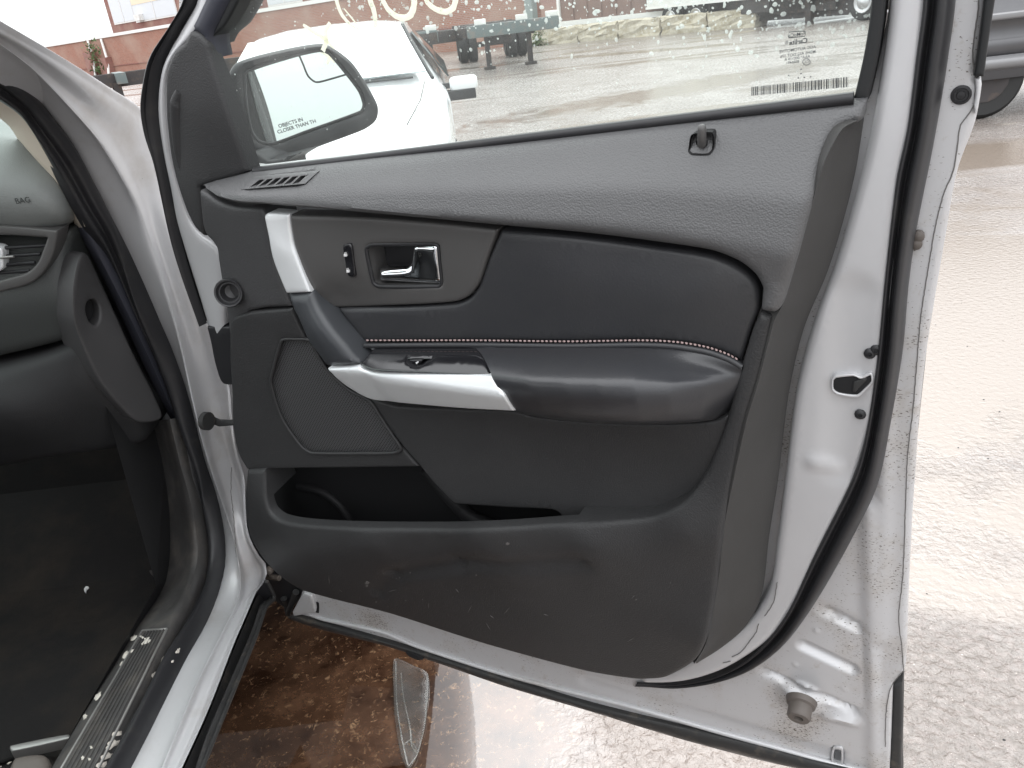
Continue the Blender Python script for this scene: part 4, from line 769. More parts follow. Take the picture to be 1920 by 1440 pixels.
# lower bulged panel with the pocket lip
_pz2 = np.array([DF.proj(x, y, .07) for x, y in ((1070, 960), (1200, 940), (1290, 880), (1350, 740), (1380, 600), (1415, 600), (1400, 720), (1375, 830), (1320, 930), (1240, 990), (1070, 1002))])
_pz = np.array([DF.proj(x, y, .09) for x, y in ((488, 860), (1075, 960), (1075, 1002), (480, 1002))])
def pocket_back_w(u, v, top): 
    if inside(_pz, np.array([[u, v]]))[0]: return top-.014
    return .03 if inside(_pz2, np.array([[u, v]]))[0] else -.012
lower = relief('map_pocket', [(462, 882, 1), (496, 881, 1), (496, 905), (498, 940), (506, 963), (524, 977), (560, 985), (620, 990), (700, 993), (850, 994), (950, 991), (1050, 984), (1150, 979), (1225, 970), (1278, 945), (1316, 900), (1342, 845), (1360, 795), (1385, 705), (1392, 680), (1410, 620), (1424, 590, 1), (1450, 593, 1), (1440, 640), (1420, 717), (1400, 780), (1373, 900), (1356, 985), (1348, 1062), (1337, 1139), (1322, 1207), (1301, 1243), (1249, 1273), (1215, 1277), (1185, 1276), (1100, 1262), (910, 1211), (728, 1153), (568, 1111), (520, 1080), (485, 1040), (465, 1000), (458, 940)],
       .07, 'hard_grain', D, r=.007, back=pocket_back_w, g=.012, base=None, label='lower trim with the map pocket lip and scuffs',
       h=[(462, 882, -.02), (496, 882, -.018), (458, 940, -.02), (498, 950, .004), (560, 985, .018), (700, 993, .025), (850, 994, .026), (1000, 988, .024), (1100, 982, .016), (1225, 970, .004), (1316, 900, -.004), (1360, 795, -.005), (1424, 590, -.006), (1450, 593, -.006), (1400, 780, -.002), (1373, 900, .0), (1348, 1062, -.004), (1322, 1207, -.01), (1301, 1243, -.03), (1249, 1273, -.05),
          (700, 1020, .032), (900, 1025, .034), (1100, 1020, .028), (1280, 1000, .012), (540, 1020, .012), (485, 1040, -.03), (568, 1111, -.05), (728, 1153, -.052), (910, 1211, -.055), (1100, 1262, -.058), (1185, 1276, -.058), (620, 1060, .004), (760, 1050, .014), (900, 1052, .020), (1080, 1050, .016), (760, 1100, -.012), (900, 1110, -.006), (1080, 1120, -.006), (1250, 1140, -.01), (1200, 1060, .006), (690, 1110, -.022), (1000, 1190, -.03)],
       hx=lambda u, v: capsule((740, 1075), (860, 1052), .022, -.008, .07)(u, v)+capsule((860, 1052), (1090, 1052), .020, -.007, .08)(u, v)+capsule((700, 1120), (740, 1072), .022, -.006, .06)(u, v))
for (cx, cy, l) in ((689, 1092, 5), (952, 1019, 4), (688, 1098, 3)):
    decal('scratch', [(cx-l, cy), (cx-1, cy-l*.8), (cx+l, cy-1), (cx+l*.4, cy+l*.6), (cx-l*.5, cy+l*.7)], 'dust_mark', D, hitter(lower), .0006)
TH = hitter(lower)
for k in range(26):
    x, y = random.choice([(random.uniform(560, 1300), random.uniform(1010, 1200)), (random.uniform(600, 900), random.uniform(1060, 1140))])
    a = random.uniform(0, 3); l = random.choice([1, 1.3, 2, 6, 9]); th_ = .6 if l > 3 else l*.8
    decal('scratch', [(x+l*math.cos(a), y+l*math.sin(a)), (x+th_*math.sin(a), y-th_*math.cos(a)), (x-l*math.cos(a), y-l*math.sin(a)), (x-th_*math.sin(a), y+th_*math.cos(a))], 'dust_mark', D, TH, .0006)
# leather insert
ins = relief('leather_insert', [(938, 432, 1), (1100, 447), (1233, 464), (1333, 480), (1381, 499), (1411, 523), (1423, 548), (1421, 583), (1408, 620), (1390, 680, 1), (1367, 667), (1327, 653), (1267, 643), (1200, 640), (1067, 642), (900, 640), (693, 642), (680, 640, 1), (655, 608), (633, 580, 1), (740, 577), (800, 574), (856, 569), (880, 558), (897, 535), (915, 485)], .052, 'leather', D, r=.006, back=.02, g=.012,
       h=[(938, 432, .004), (1233, 464, .004), (1381, 499, .004), (1423, 548, .004), (1390, 680, .002), (1200, 640, .004), (900, 640, .004), (693, 642, .002), (640, 585, .0), (860, 569, .003), (1100, 520, .012), (1250, 540, .012), (1000, 560, .010), (1330, 580, .010), (1350, 520, .012), (1000, 470, .012), (1150, 600, .006), (800, 610, .004)], label='padded black leather insert')
# grab cup behind the strap (dark triangle)
relief('grab_cup', [(560, 580, 1), (633, 579, 1), (655, 608), (682, 640), (694, 660), (676, 686, 1), (640, 660), (600, 620)], .046, 'black_plastic', D, r=.002, back=.02)
relief('strap_shadow_gap', [(640, 636), (648, 640), (690, 670), (676, 690), (660, 676)], .06, 'black_plastic', D, r=.002, back=.03)
# piping + stitching
seam = [(684, 644), (800, 643), (900, 643), (1067, 645), (1200, 643), (1267, 646), (1327, 656), (1367, 670), (1391, 684)]
q, _ = curve(seam, 5, False); tube('piping', [DF.P(x, y+4, .062) for x, y in q], .0034, 'leather', D, 10)
V = []; F = []
qs, _ = curve([(684, 638), (800, 638), (900, 638), (1067, 640), (1200, 638), (1267, 641), (1327, 651), (1367, 665), (1388, 677)], .5, False)
L = np.r_[0, np.cumsum(np.linalg.norm(np.diff(qs, axis=0), axis=1))]
for s in np.arange(2, L[-1]-6, 8.2):
    a = np.array([np.interp(s, L, qs[:, 0]), np.interp(s, L, qs[:, 1])]); c2 = np.array([np.interp(s+5.4, L, qs[:, 0]), np.interp(s+5.4, L, qs[:, 1])])
    A, B = DF.P(*a, .062), DF.P(*c2, .062); m_ = (A+B)/2+DF.W*.0012; i0 = len(V); vv = DF.V*.0008
    V += [A-vv, A+vv, m_-vv, m_+vv, B-vv, B+vv, m_-vv*1.6-DF.W*.001, m_+vv*1.6-DF.W*.001]; F += [(i0, i0+2, i0+3, i0+1), (i0+2, i0+4, i0+5, i0+3), (i0, i0+6, i0+4, i0+2), (i0+1, i0+3, i0+5, i0+7)]
o = mesh('stitches', V, F, 'thread', D); o['kind'] = 'stuff'
# armrest pad
ar = [([(890, 648), (1000, 649), (1100, 649), (1200, 649), (1267, 652), (1327, 662), (1367, 676), (1391, 690)], [.06, .062]),
      ([(905, 668), (1000, 673), (1100, 675), (1200, 675), (1270, 678), (1330, 686), (1368, 696), (1390, 700)], [.088, .094, .096, .094, .09, .08, .07, .062]),
      ([(918, 694), (1000, 700), (1100, 703), (1200, 703), (1280, 704), (1340, 705), (1375, 710), (1389, 712)], [.112, .122, .124, .122, .116, .10, .082, .062]),
      ([(926, 714), (1000, 721), (1100, 725), (1200, 725), (1280, 723), (1340, 722), (1374, 727), (1387, 728)], [.122, .134, .136, .134, .128, .113, .09, .06]),
      ([(944, 742), (1000, 747), (1100, 752), (1200, 754), (1280, 751), (1338, 748), (1370, 747), (1382, 747)], [.122, .134, .136, .134, .13, .116, .09, .055]),
      ([(962, 766), (1004, 772), (1100, 781), (1200, 783), (1280, 780), (1336, 774), (1364, 767), (1376, 763)], [.112, .122, .124, .123, .118, .104, .08, .045]),
      ([(970, 773), (1008, 781), (1100, 792), (1200, 795), (1280, 793), (1336, 787), (1356, 780), (1370, 772)], [.095, .1, .102, .102, .1, .088, .07, .035]),
      ([(972, 772), (1010, 780), (1100, 790), (1200, 793), (1280, 791), (1336, 785), (1354, 778), (1366, 770)], [.04, .04])]
arr = [rail(DF, w_, p_, 70) for p_, w_ in ar]
dl('armrest', [arr[0]-DF.W*.02]+arr, 'arm_leather', sub=5, smooth=80, flip=False, label='padded black leather armrest')
relief('armrest_edge', [(684, 648, 1), (800, 647), (920, 647, 1), (930, 662), (915, 672), (897, 664), (860, 661), (694, 659, 1)], .064, 'arm_leather', D, r=.003, back=.03, h=[(684, 648, -.002), (920, 647, -.002), (915, 672, .02), (694, 659, .006), (860, 661, .008)])
# switch panel
SWH = planeh(DF, .09, [(693, 660, -.014), (893, 663, -.008), (800, 704, .020)])
relief('switch_panel', [(674, 686, 1), (694, 660, 1), (800, 661), (893, 664, 1), (908, 672), (920, 706, 1), (800, 700), (700, 695)], .09, 'gloss_black', D, r=.002, back=.04, h=SWH,
       holes=[[(762, 674, 1), (808, 674, 1), (800, 677), (790, 685), (780, 688), (770, 683)]], hback=.07)
relief('window_switch', [(766, 676), (792, 676), (786, 684), (779, 687), (771, 682)], .092, 'gloss_black', D, r=.002, back=.06)
relief('switch_icon', [(779, 680, 1), (783, 678, 1), (784, 680, 1), (781, 683, 1)], .0935, 'mark_white', D, r=0, back=.09, step=3)
# silver lower trim
relief('silver_strip', [(613, 692, 1), (672, 687, 1), (680, 693), (697, 698), (800, 702), (921, 706, 1), (940, 734), (965, 771, 1), (860, 766), (727, 755), (693, 750), (660, 733), (633, 713)], .098, 'silver_trim', D, r=.003, back=.04, g=.006, label='satin silver strip along the armrest front',
       h=creaseh(DF, .11, [(613, 708), (672, 707), (700, 715), (800, 720), (935, 726), (965, 728)], .75, .55, .004, .14, DF.proj(800, 720, .11)[0], .014))
# grab strap
relief('grab_handle', [(535, 552, 1), (580, 549, 1), (590, 575), (603, 597), (622, 625), (643, 650), (660, 672), (673, 686, 1), (645, 690), (612, 691, 1), (592, 664), (577, 645), (556, 600), (547, 583)], .083, 'strap_gray', D, r=.012, back=.045, g=.006, label='dark grey grab handle',
       h=[(535, 552, -.018), (580, 549, -.012), (603, 597, .0), (643, 650, .008), (673, 686, .010), (612, 691, -.012), (577, 645, -.015), (556, 600, -.018), (590, 620, .004), (640, 675, .01), (620, 650, .008)])
# upper silver strip
relief('silver_strip', [(494, 405), (499, 401), (520, 401), (541, 402, 1), (543, 425), (549, 460), (562, 500), (581, 549, 1), (536, 551, 1), (522, 518), (509, 482), (501, 440)], .067, 'silver_trim', D, r=.004, back=.04, g=.006, label='satin silver strip beside the handle bezel',
       h=[(494, 405, -.002), (541, 402, -.008), (549, 460, -.006), (581, 549, .002), (536, 551, .0), (509, 482, 0), (530, 470, .003)])
# handle bezel with cup
cup = [(687, 466), (696, 459), (814, 457), (822, 461), (825, 490), (829, 530), (824, 537), (712, 537), (701, 531), (694, 505)]
relief('handle_bezel', [(543, 404, 1), (700, 409), (820, 419), (933, 431, 1), (915, 478), (896, 533), (878, 556), (856, 566), (800, 571), (720, 574), (633, 577), (590, 575, 1), (583, 552), (564, 500), (551, 460), (545, 425)], .058, 'satin_gray', D, r=.004, back=.03, g=.007, holes=[cup], hback=.02,
       h=[(543, 404, .0), (700, 409, .0), (933, 431, .002), (896, 533, .002), (856, 566, .0), (720, 574, -.004), (590, 575, -.004), (564, 500, .002), (640, 470, .001), (640, 515, .002), (600, 545, .003), (640, 536, .0), (640, 550, -.008), (700, 560, -.006), (800, 555, .0), (870, 480, .003), (610, 560, -.006), (760, 440, .002)])
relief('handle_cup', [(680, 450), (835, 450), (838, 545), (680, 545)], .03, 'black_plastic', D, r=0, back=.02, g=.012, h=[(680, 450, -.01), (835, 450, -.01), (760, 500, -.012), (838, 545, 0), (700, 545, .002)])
q, _ = curve(cup, 4); tube('cup_rim', [DF.P(x, y, .056) for x, y in q], .0028, 'black_plastic', D, 8, closed=True)
# chrome lever
relief('door_handle', [(707, 507, 1), (750, 504), (761, 502), (766, 496), (769, 478), (772, 463), (778, 459), (815, 458), (820, 462), (822, 490), (827, 528), (822, 535), (800, 535), (712, 530, 1), (708, 526)], .053, 'chrome', D, r=.009, rings=5, back=.034, g=.004, label='chrome door release lever',
       h=[(707, 507, 0), (712, 530, .0), (760, 515, .001), (772, 463, .004), (815, 458, .005), (827, 530, .004), (800, 490, -.001), (790, 520, .0), (785, 475, .001), (818, 495, .008)])
# lock switch
relief('lock_switch', [(642, 461), (648, 458), (656, 458), (659, 465), (664, 500), (665, 518), (661, 521), (654, 520), (650, 512), (645, 485)], .062, 'gloss_black', D, r=.002, back=.04, g=.006, h=[(642, 461, .0), (656, 458, .001), (654, 490, -.003), (665, 518, .001), (654, 520, .0)])
for (cx, cy, op) in ((647, 478, 1), (652, 508, 0)):
    relief('lock_icon', [(cx-2.6, cy-1.5, 1), (cx+2.6, cy-1.5, 1), (cx+2.8, cy+3, 1), (cx-2.4, cy+3, 1)], .0628, 'mark_white', D, r=0, back=.06, step=3)
    tube('lock_icon', [DF.P(cx-1.6+(1.5 if op else 0), cy-1.5, .0625), DF.P(cx-1.6+op, cy-4.5, .0625), DF.P(cx+1.4+op, cy-4.8, .0625), DF.P(cx+1.4+op, cy-1.5-op, .0625)], .0004, 'mark_white', D, 5)
# sail trim at the mirror corner
relief('sail_panel', [(345, 78), (354, 60), (362, 60), (374, 66), (388, 82), (392, 100), (420, 190), (445, 265), (464, 322, 1), (450, 328), (400, 342), (374, 352, 1), (380, 400), (381, 444, 1), (366, 430), (352, 405), (334, 355), (320, 300), (311, 230), (309, 180), (311, 130), (326, 95)], .02, 'hard_grain', D, r=.006, back=-.01,
       h=[(345, 78, -.006), (390, 90, -.01), (464, 322, -.004), (374, 352, .01), (381, 444, .01), (320, 300, .0), (311, 160, -.004), (370, 200, .006), (400, 300, .006), (350, 330, .008)])
q, _ = curve([(335, 172), (330, 190), (330, 230), (336, 290), (348, 340), (358, 380)], 5, False)
tube('sail_ridge', [DF.P(x+3, y, .018) for x, y in q], np.interp(np.linspace(0, 1, len(q)), [0, .1, .5, 1], [.006, .010, .009, .004]), 'hard_grain', D, 12)
lo_ = rail(DF, .030, [(386, 100), (410, 190), (432, 265), (444, 322)], 20); hi_ = rail(DF, .02, [(400, 110), (424, 190), (448, 265), (468, 322)], 20)
# ---- window frame and glass
GF = Frame(DF.O+DF.W*(-.02), DF.U, DF.V, DF.W)
relief('window_frame', [(389, 88, 1), (409, 40), (428, 0), (560, -340, 1), (1668, -360, 1), (1655, 0), (1632, 110), (1603, 189, 1), (1601, 189, 1), (1618, 120), (1634, 0), (1650, -300, 1), (590, -290, 1), (470, -50), (448, 0), (420, 50), (398, 70)], .0, 'weather_black', D, r=.003, back=-.05, g=.03)
relief('window_frame_front', [(350, 62), (362, 35), (378, 0), (520, -330, 1), (590, -320, 1), (440, -30), (428, 0), (408, 40), (394, 70), (400, 110), (392, 108), (384, 85), (366, 64)], .006, 'pillar_blue', D, r=.012, back=-.03)
relief('window_frame_rear', [(1628, -320, 1), (1634, 0), (1630, 40), (1618, 110), (1600, 188, 1), (1616, 188), (1628, 187, 1), (1645, 110), (1660, 0), (1672, -320, 1)], .004, 'weather_black', D, r=.003, back=-.04)
tube('glass_run', [DF.P(x, y, -.004) for x, y in [(392, 70), (412, 135), (432, 200), (455, 265), (476, 322)]], .006, 'weather_black', D, 10)
tube('glass_run_lip', [DF.P(x, y, -.016) for x, y in [(393, 60), (418, 135), (441, 200), (463, 262), (482, 320)]], .004, 'rubber', D, 10)
q, _ = curve([(478, 322), (640, 303), (960, 263), (1300, 221), (1601, 184)], 20, False)
tube('belt_strip', [DF.P(x, y, .012) for x, y in q], .006, 'rubber', D, 10)
tube('belt_strip_lip', [DF.P(x, y-5, .002) for x, y in q], .003, 'rubber_dirty', D, 8)
glass = relief('window_glass', [(392, 40, 1), (420, -20, 1), (570, -320, 1), (1640, -330, 1), (1640, 0, 1), (1606, 195, 1), (960, 275, 1), (478, 330, 1), (440, 215, 1)], -.024, 'door_glass', D, r=0, back=-.028, g=.08, step=40)
tube('belt_moulding', [DF.P(480, 318, -.045), DF.P(960, 263, -.045), DF.P(1600, 188, -.045)], .006, 'silver_paint', D, 10)
# water drops outside
V = []; F = []
def drop(px, py, rx, ry, m_h):
    c0 = DF.P(px, py, -.0282); i0 = len(V); n = 7; ph = random.random()*6
    for ring_, (rr, h_) in enumerate(((1, 0), (.7, .55))):
        for a in range(n):
            jj = random.uniform(.75, 1.2); V.append(c0+DF.U*rx*rr*jj*math.cos(ph+a*6.2832/n)+DF.V*ry*rr*jj*math.sin(ph+a*6.2832/n)-DF.W*m_h*h_)
    V.append(c0-DF.W*m_h*.8)
    for a in range(n):
        b_ = (a+1) % n; F.append((i0+a, i0+b_, i0+n+b_, i0+n+a)); F.append((i0+n+a, i0+n+b_, i0+2*n))
k = 0
while k < 1150:
    x = random.uniform(400, 1635); y = random.uniform(-40, 300)
    yb = 322-(x-480)*.118
    if y > yb-8: continue
    dens = max(0, 1-(y+20)/200)**1.3*(1 if x > 640 else .45)+.06
    if x > 1300: dens *= 1.2
    if random.random() > dens: continue
    s = random.choice([.6, .8, 1, 1.3, 1.8, 2.6] if y < 110 and x > 640 else [.4, .5, .6, .8, 1.2])*.00078
    drop(x, y, s*random.uniform(.8, 1.4), s*random.uniform(.8, 1.5), s*.6); k += 1
o = mesh('water_drops', V, F, 'droplet', glass) if False else mesh('water_drops', V, F, 'droplet', D, 60); o['kind'] = 'stuff'
# writing with a paint marker on the glass (outside)
def stroke(pl, wds, name='marker_writing'):
    q, _ = curve(pl, 4, False); ww = np.interp(np.linspace(0, 1, len(q)), np.linspace(0, 1, len(wds)), wds)*.00078*.5; C_ = np.array([DF.P(x, y, -.0283) for x, y in q]); V = []; F = []
    for i in range(len(C_)):
        t_ = N(C_[min(i+1, len(C_)-1)]-C_[max(i-1, 0)]); nn = np.cross(DF.W, t_)
        V += [C_[i]-nn*ww[i]*random.uniform(.9, 1.1), C_[i]-DF.W*.0006, C_[i]+nn*ww[i]*random.uniform(.9, 1.1)]
        if i: F += [((i-1)*3, (i-1)*3+1, i*3+1, i*3), ((i-1)*3+1, (i-1)*3+2, i*3+2, i*3+1)]
    mesh(name, V, F, 'paint_marker', D)
stroke([(568, 46), (580, 55), (596, 64), (612, 76), (628, 92)], [4, 8, 8, 8, 2])
stroke([(619, 43), (611, 58), (612, 76), (605, 96)], [7, 8, 8, 8])
stroke([(624, -90), (626, -40), (631, 0), (640, 26), (657, 46), (674, 56)], [8, 8, 8, 7, 6, 2])
stroke([(645, 16), (658, 32), (676, 54)], [2, 3, 2])
stroke([(676, -90), (686, -30), (694, 0), (702, 25), (704, 52)], [7, 8, 9, 9, 7])
stroke([(735, -70), (716, -40), (718, 0), (730, 20), (750, 33), (768, 30), (776, 10), (776, -30), (760, -66), (735, -70)], [8, 8, 6, 8, 9, 10, 9, 8, 8, 8])
stroke([(812, -80), (796, -50), (799, 0), (815, 16), (836, 22), (850, 14), (855, -10), (848, -60), (812, -80)], [8, 8, 6, 8, 9, 9, 8, 8, 8])
# maker's etching, mirror-read from inside, and the bar label
def gtxt(s, px, py, size, bold=0):
    X = N(DF.P(1590, 145, -.023)-DF.P(1410, 168, -.023))
    text('glass_etching', s, size*1.08, DF.P(px, py, -.0235), X, DF.V, 'mark_print', D, mirror=True, bold=bold+.00002)
gtxt('FoMoCo', 1494, 68, .0042); gtxt('Carlite', 1497, 82, .0056, .00012); gtxt('®', 1475, 83, .004); gtxt('AGC AUTOMOTIVE', 1495, 95, .0036); gtxt('M2H5 AS2 DOT 376', 1496, 104, .0035); gtxt('AAA* 000110 A', 1495, 111, .0033); gtxt('8086491', 1486, 119, .0033)
fr_ = [DF.P(x, y, -.0235) for x, y in ((1479, 60), (1509, 58), (1509, 68), (1479, 71))]
tube('etching_frame', fr_, .0004, 'mark_print', D, 4, closed=True)
tube('etching_mark', [DF.P(1512+7*math.cos(a), 116+6*math.sin(a), -.0235) for a in np.linspace(0, 6.28, 20, endpoint=False)], .0004, 'mark_print', D, 4, closed=True); gtxt('CC', 1512, 118, .003)
for (x, y) in ((1502, 130), (1502, 138), (1479, 141), (1497, 146), (1508, 145), (1520, 144)):
    lathe('etching_dot', DF.P(x, y, -.0235), DF.W, [(.0007, 0), (.0007, .0002), (0, .0002)], 'mark_print', D, 6)
V = []; F = []; s = 0.; tot = 182.
while s < tot-1:
    bw = random.choice([.8, .8, 1.2, 1.8, 2.4]); f0, f1 = s/tot, min(1, (s+bw)/tot)
    def pt(f, top): return DF.P(1409+f*182, (163-f*19 if top else 179.5-f*16.5), -.0233)
    i0 = len(V); V += [pt(f0, 0), pt(f1, 0), pt(f1, 1), pt(f0, 1)]; F.append((i0, i0+1, i0+2, i0+3)); s += bw+random.choice([.8, .9, 1.4, 2.2])
mesh('barcode', V, F, 'mark_print', D)
# ---- exterior mirror beyond the glass
mc = DF.P(572, 180, -.21); mn = N(DF.U*.62+DF.W*.78+np.array([0, 0, .10]))
mu = N(np.cross([0, 0, 1], mn)); mv = np.cross(mn, mu); MF = Frame(mc, mu, mv, mn)
gl_out = [(459, 140), (463, 134), (496, 122), (560, 103), (601, 95), (616, 100), (648, 137), (674, 172), (682, 197), (677, 209), (573, 247), (512, 269), (487, 265), (473, 247), (463, 200)]
hs_out = [(428, 140), (440, 119), (480, 104), (560, 86), (605, 81), (626, 90), (660, 117), (690, 162), (709, 200), (706, 225), (684, 243), (607, 272), (557, 290), (500, 300), (477, 290), (460, 260), (445, 205)]
mh = relief('mirror_housing', hs_out, .0, 'black_plastic', D, MF, r=.010, back=-.05, g=.012, holes=[gl_out], hback=-.02)
relief('mirror_shell', [(x*.94+34, y*.94+10) for x, y in hs_out], -.05, 'silver_paint', D, MF, r=0, back=-.13, g=.03, base=[(x*.55+255, y*.55+80) for x, y in hs_out], wbase=-.12)
relief('mirror_glass', [(x+(-3 if x < 560 else 3), y+(-2 if y < 180 else 2)) for x, y in gl_out], -.008, 'mirror', D, MF, r=0, back=-.012, g=.03)
tube('mirror_glass_edge', [MF.P(x, y, -.004) for x, y in curve(gl_out, 6)[0]], .002, 'black_plastic', D, 6, closed=True)
tube('spot_mirror_edge', [MF.P(x, y, -.006) for x, y in curve([(561, 104), (568, 120), (578, 143), (592, 154), (606, 152), (655, 138)], 5, False)[0]], .0016, 'black_plastic', D, 6)
relief('spot_mirror', [(563, 104), (601, 96), (616, 100), (655, 137), (606, 151), (592, 153), (579, 142)], -.0065, 'mirror', D, Frame(mc, mu, mv, N(mn+.0*mv)), r=0, back=-.01, g=.03)
relief('mirror_arm', [(470, 285), (500, 300), (560, 288), (535, 305), (536, 318), (480, 316)], -.12, 'black_plastic', D, r=.008, back=-.17)
text('mirror_lettering', 'OBJECTS IN MIRROR ARE', .0105, MF.P(521, 243, -.0062), -MF.U*0+N(MF.P(573, 226, -.006)-MF.P(521, 243, -.006)), MF.V, 'mark_print', D, align='LEFT', bold=.00012) if False else None
Xm = N(MF.P(585, 226, -.006)-MF.P(521, 245, -.006))
text('mirror_lettering', 'OBJECTS IN', .0078, MF.P(523, 240, -.0065), Xm, MF.V, 'mark_print', D, align='LEFT', bold=.00012)
text('mirror_lettering', 'CLOSER THAN TH', .0078, MF.P(521, 251, -.0065), Xm, MF.V, 'mark_print', D, align='LEFT', bold=.00012)

# ================================================================== THE YARD BEHIND
link = _link0
def atz(px, py, z=0.):
    r = R @ np.array([px-960, 720-py, -FOC]); return EYE+r*((z-1.45)/r[2])
_e = N([4.4, -4, 0]); WFM = Frame((3.28, 37.36, 0), _e, (0, 0, 1), (_e[1], -_e[0], 0))
def ubox(name, fr, u0, u1, v0, v1, w0, w1, m, parent, uv=False, label=None):
    P = [fr.world(u, v, w) for w in (w0, w1) for (u, v) in ((u0, v0), (u1, v0), (u1, v1), (u0, v1))]
    F = [(4, 5, 6, 7), (1, 0, 3, 2), (0, 4, 7, 3), (5, 1, 2, 6), (7, 6, 2, 3), (0, 1, 5, 4)]
    UV = [(u, v) for w in (w0, w1) for (u, v) in ((u0, v0), (u1, v0), (u1, v1), (u0, v1))]
    return mesh(name, P, F, m, parent, None, label, UV if uv else None)
bw = root('brick_wall', 'long low orange brick wall with a pale coping behind the parked trailers', 'wall', (0, 0, 0))
ubox('wall_face', WFM, -75, -.9, 0, 2.95, -.4, 0, 'brick_orange', bw, True)
ubox('coping', WFM, -75, -.9, 2.95, 3.14, -.5, .08, 'white_frame', bw)
ubox('string_course', WFM, -75, -.9, 1.0, 1.06, -.01, .05, 'brick_dark', bw, True)
for u, hh in ((-43.6, 2.9), (-41.4, 2.2)):
    ubox('buttress', WFM, u-.7, u+.5, 0, hh*.75, 0, .5, 'brick_dark', bw, True)
    tube('drain_pipe', [WFM.world(u, 2.9, .12), WFM.world(u+.4, hh*.62, .3), WFM.world(u+.5, .3, .6)], .09, 'white_frame', bw, 8)
wd = []
V = []; F = []
for k in range(260):
    c = WFM.world(-42.4+random.gauss(0, .6), random.uniform(.3, 2.8), .3+random.random()*.4); i0 = len(V); a = np.array([random.gauss(0, .12) for _ in range(3)]); b_ = np.array([random.gauss(0, .12) for _ in range(3)])
    V += [c, c+a, c+a+b_]; F.append((i0, i0+1, i0+2))
tagt(mesh('creeper', V, F, 'weeds'), 'green creeper growing down the buttress of the orange brick wall', 'plant', kind='stuff')
# brick building behind the wall
BFM = Frame(WFM.world(0, 0, -9.), _e, (0, 0, 1), WFM.W)
bb = root('brick_building', 'red brick building with tall pale windows standing behind the low wall', 'building', tuple(BFM.world(-40, 0, -4)))
def ownb(o, rt): o.location = tuple(-np.array(rt.location)); return o
uA = BFM.proj(197, 10)[0]
o = ubox('wall', BFM, uA, uA+46, 0, 11, -8, 0, 'brick_dark', bb, True); ownb(o, bb)
def bwin(x0, x1, y0, y1, kind):
    u0, v0 = BFM.proj(x0, y1); u1, v1 = BFM.proj(x1, y0)
    if v1-v0 < 1.6: v1 = v0+2.6
    f = ubox('window', BFM, u0-.08, u1+.08, v0-.12, v1+.08, .01, .06, 'white_frame', bb); ownb(f, bb)
    ubox('pane', BFM, u0, u1, v0, v1, .065, .075, 'pale_pane', f)
    ubox('mullion', BFM, (u0+u1)/2-.04, (u0+u1)/2+.04, v0, v1, .08, .11, 'white_frame', f)
    if kind: ubox('blind', BFM, u0, u1, v0+(v1-v0)*.5, v1, .08, .1, 'shade_cream', f); ubox('window_unit', BFM, u0+.6, u0+1.5, v0, v0+.5, .08, .5, 'trailer_white', f)
bwin(216, 249, 16, 44, 0); bwin(257, 328, 6, 40, 1); bwin(352, 402, 0, 30, 0); bwin(425, 485, -20, 18, 0); bwin(505, 560, -30, 10, 0)
# brown sheet building with white frame on a concrete plinth
sh = root('brown_shed', 'brown sheet clad shed wall edged by a white frame above the concrete plinth', 'building', tuple(WFM.world(4, 0, 0)))
for nm, a in (('wall', (.35, 30, .62, 4.6, -3, -.06, 'brown_sheet')), ('frame_rail', (.3, 30, .62, .80, -.05, .05, 'white_frame')), ('frame_post', (.3, .42, .8, 4.6, -.05, .05, 'white_frame'))):
    o = ubox(nm, WFM, *a, sh); ownb(o, sh)
for k in range(40):
    o = ubox('sheet_rib', WFM, 1+k*.7, 1.09+k*.7, .8, 4.6, -.06, -.01, 'brown_sheet', sh); ownb(o, sh)
po = ubox('steel_post', WFM, -1.15, -.75, .0, 5, .05, .4, 'teal_post', None); tagt(po, 'grey green steel post at the end of the brick wall', 'post')
def block(u0, u1, h_, m, label, cat='concrete block'):
    bm = bmesh.new(); bmesh.ops.create_cube(bm, size=1); bmesh.ops.subdivide_edges(bm, edges=bm.edges[:], cuts=4, use_grid_fill=True)
    for v in bm.verts:
        c = v.co.copy(); c.x = c.x*(u1-u0)+(u0+u1)/2; c.y = (c.y+.5)*h_; c.z = c.z*.9+.75; k_ = .05
        c += Vector((random.uniform(-k_, k_), random.uniform(-k_, k_)*(c.y > .05), random.uniform(-k_, k_))); v.co = Vector(WFM.world(c.x, c.y, c.z))
    me = bpy.data.meshes.new('block'); bm.to_mesh(me); bm.free(); o = _link0('concrete_block', me, m); tagt(o, label, cat, 'rough blocks along the wall foot'); return o
block(-1.3, -.05, .72, 'concrete', 'pale rough concrete block beside the foot of the steel post')
for k in range(5):
    u0 = .25+k*1.9; block(u0, u0+1.82, .6, 'concrete', ['weedy mossy concrete block next to the pale one by the post', 'second beige concrete block under the white framed shed', 'third beige concrete block under the white framed shed', 'beige concrete block nearest the rear wheels of the white trailer', 'beige concrete block mostly hidden behind the white trailer wheels'][k])
V = []; F = []
for k in range(160):
    c = WFM.world(.1+random.gauss(0, .18), abs(random.gauss(0, .3)), 1.25+random.random()*.2); i0 = len(V); a = np.array([random.gauss(0, .07) for _ in range(3)]); b_ = np.array([random.gauss(0, .07) for _ in range(3)])
    V += [c, c+a, c+a+b_]; F.append((i0, i0+1, i0+2))
tagt(mesh('weed', V, F, 'weeds'), 'clump of green weeds between the concrete blocks', 'plant')

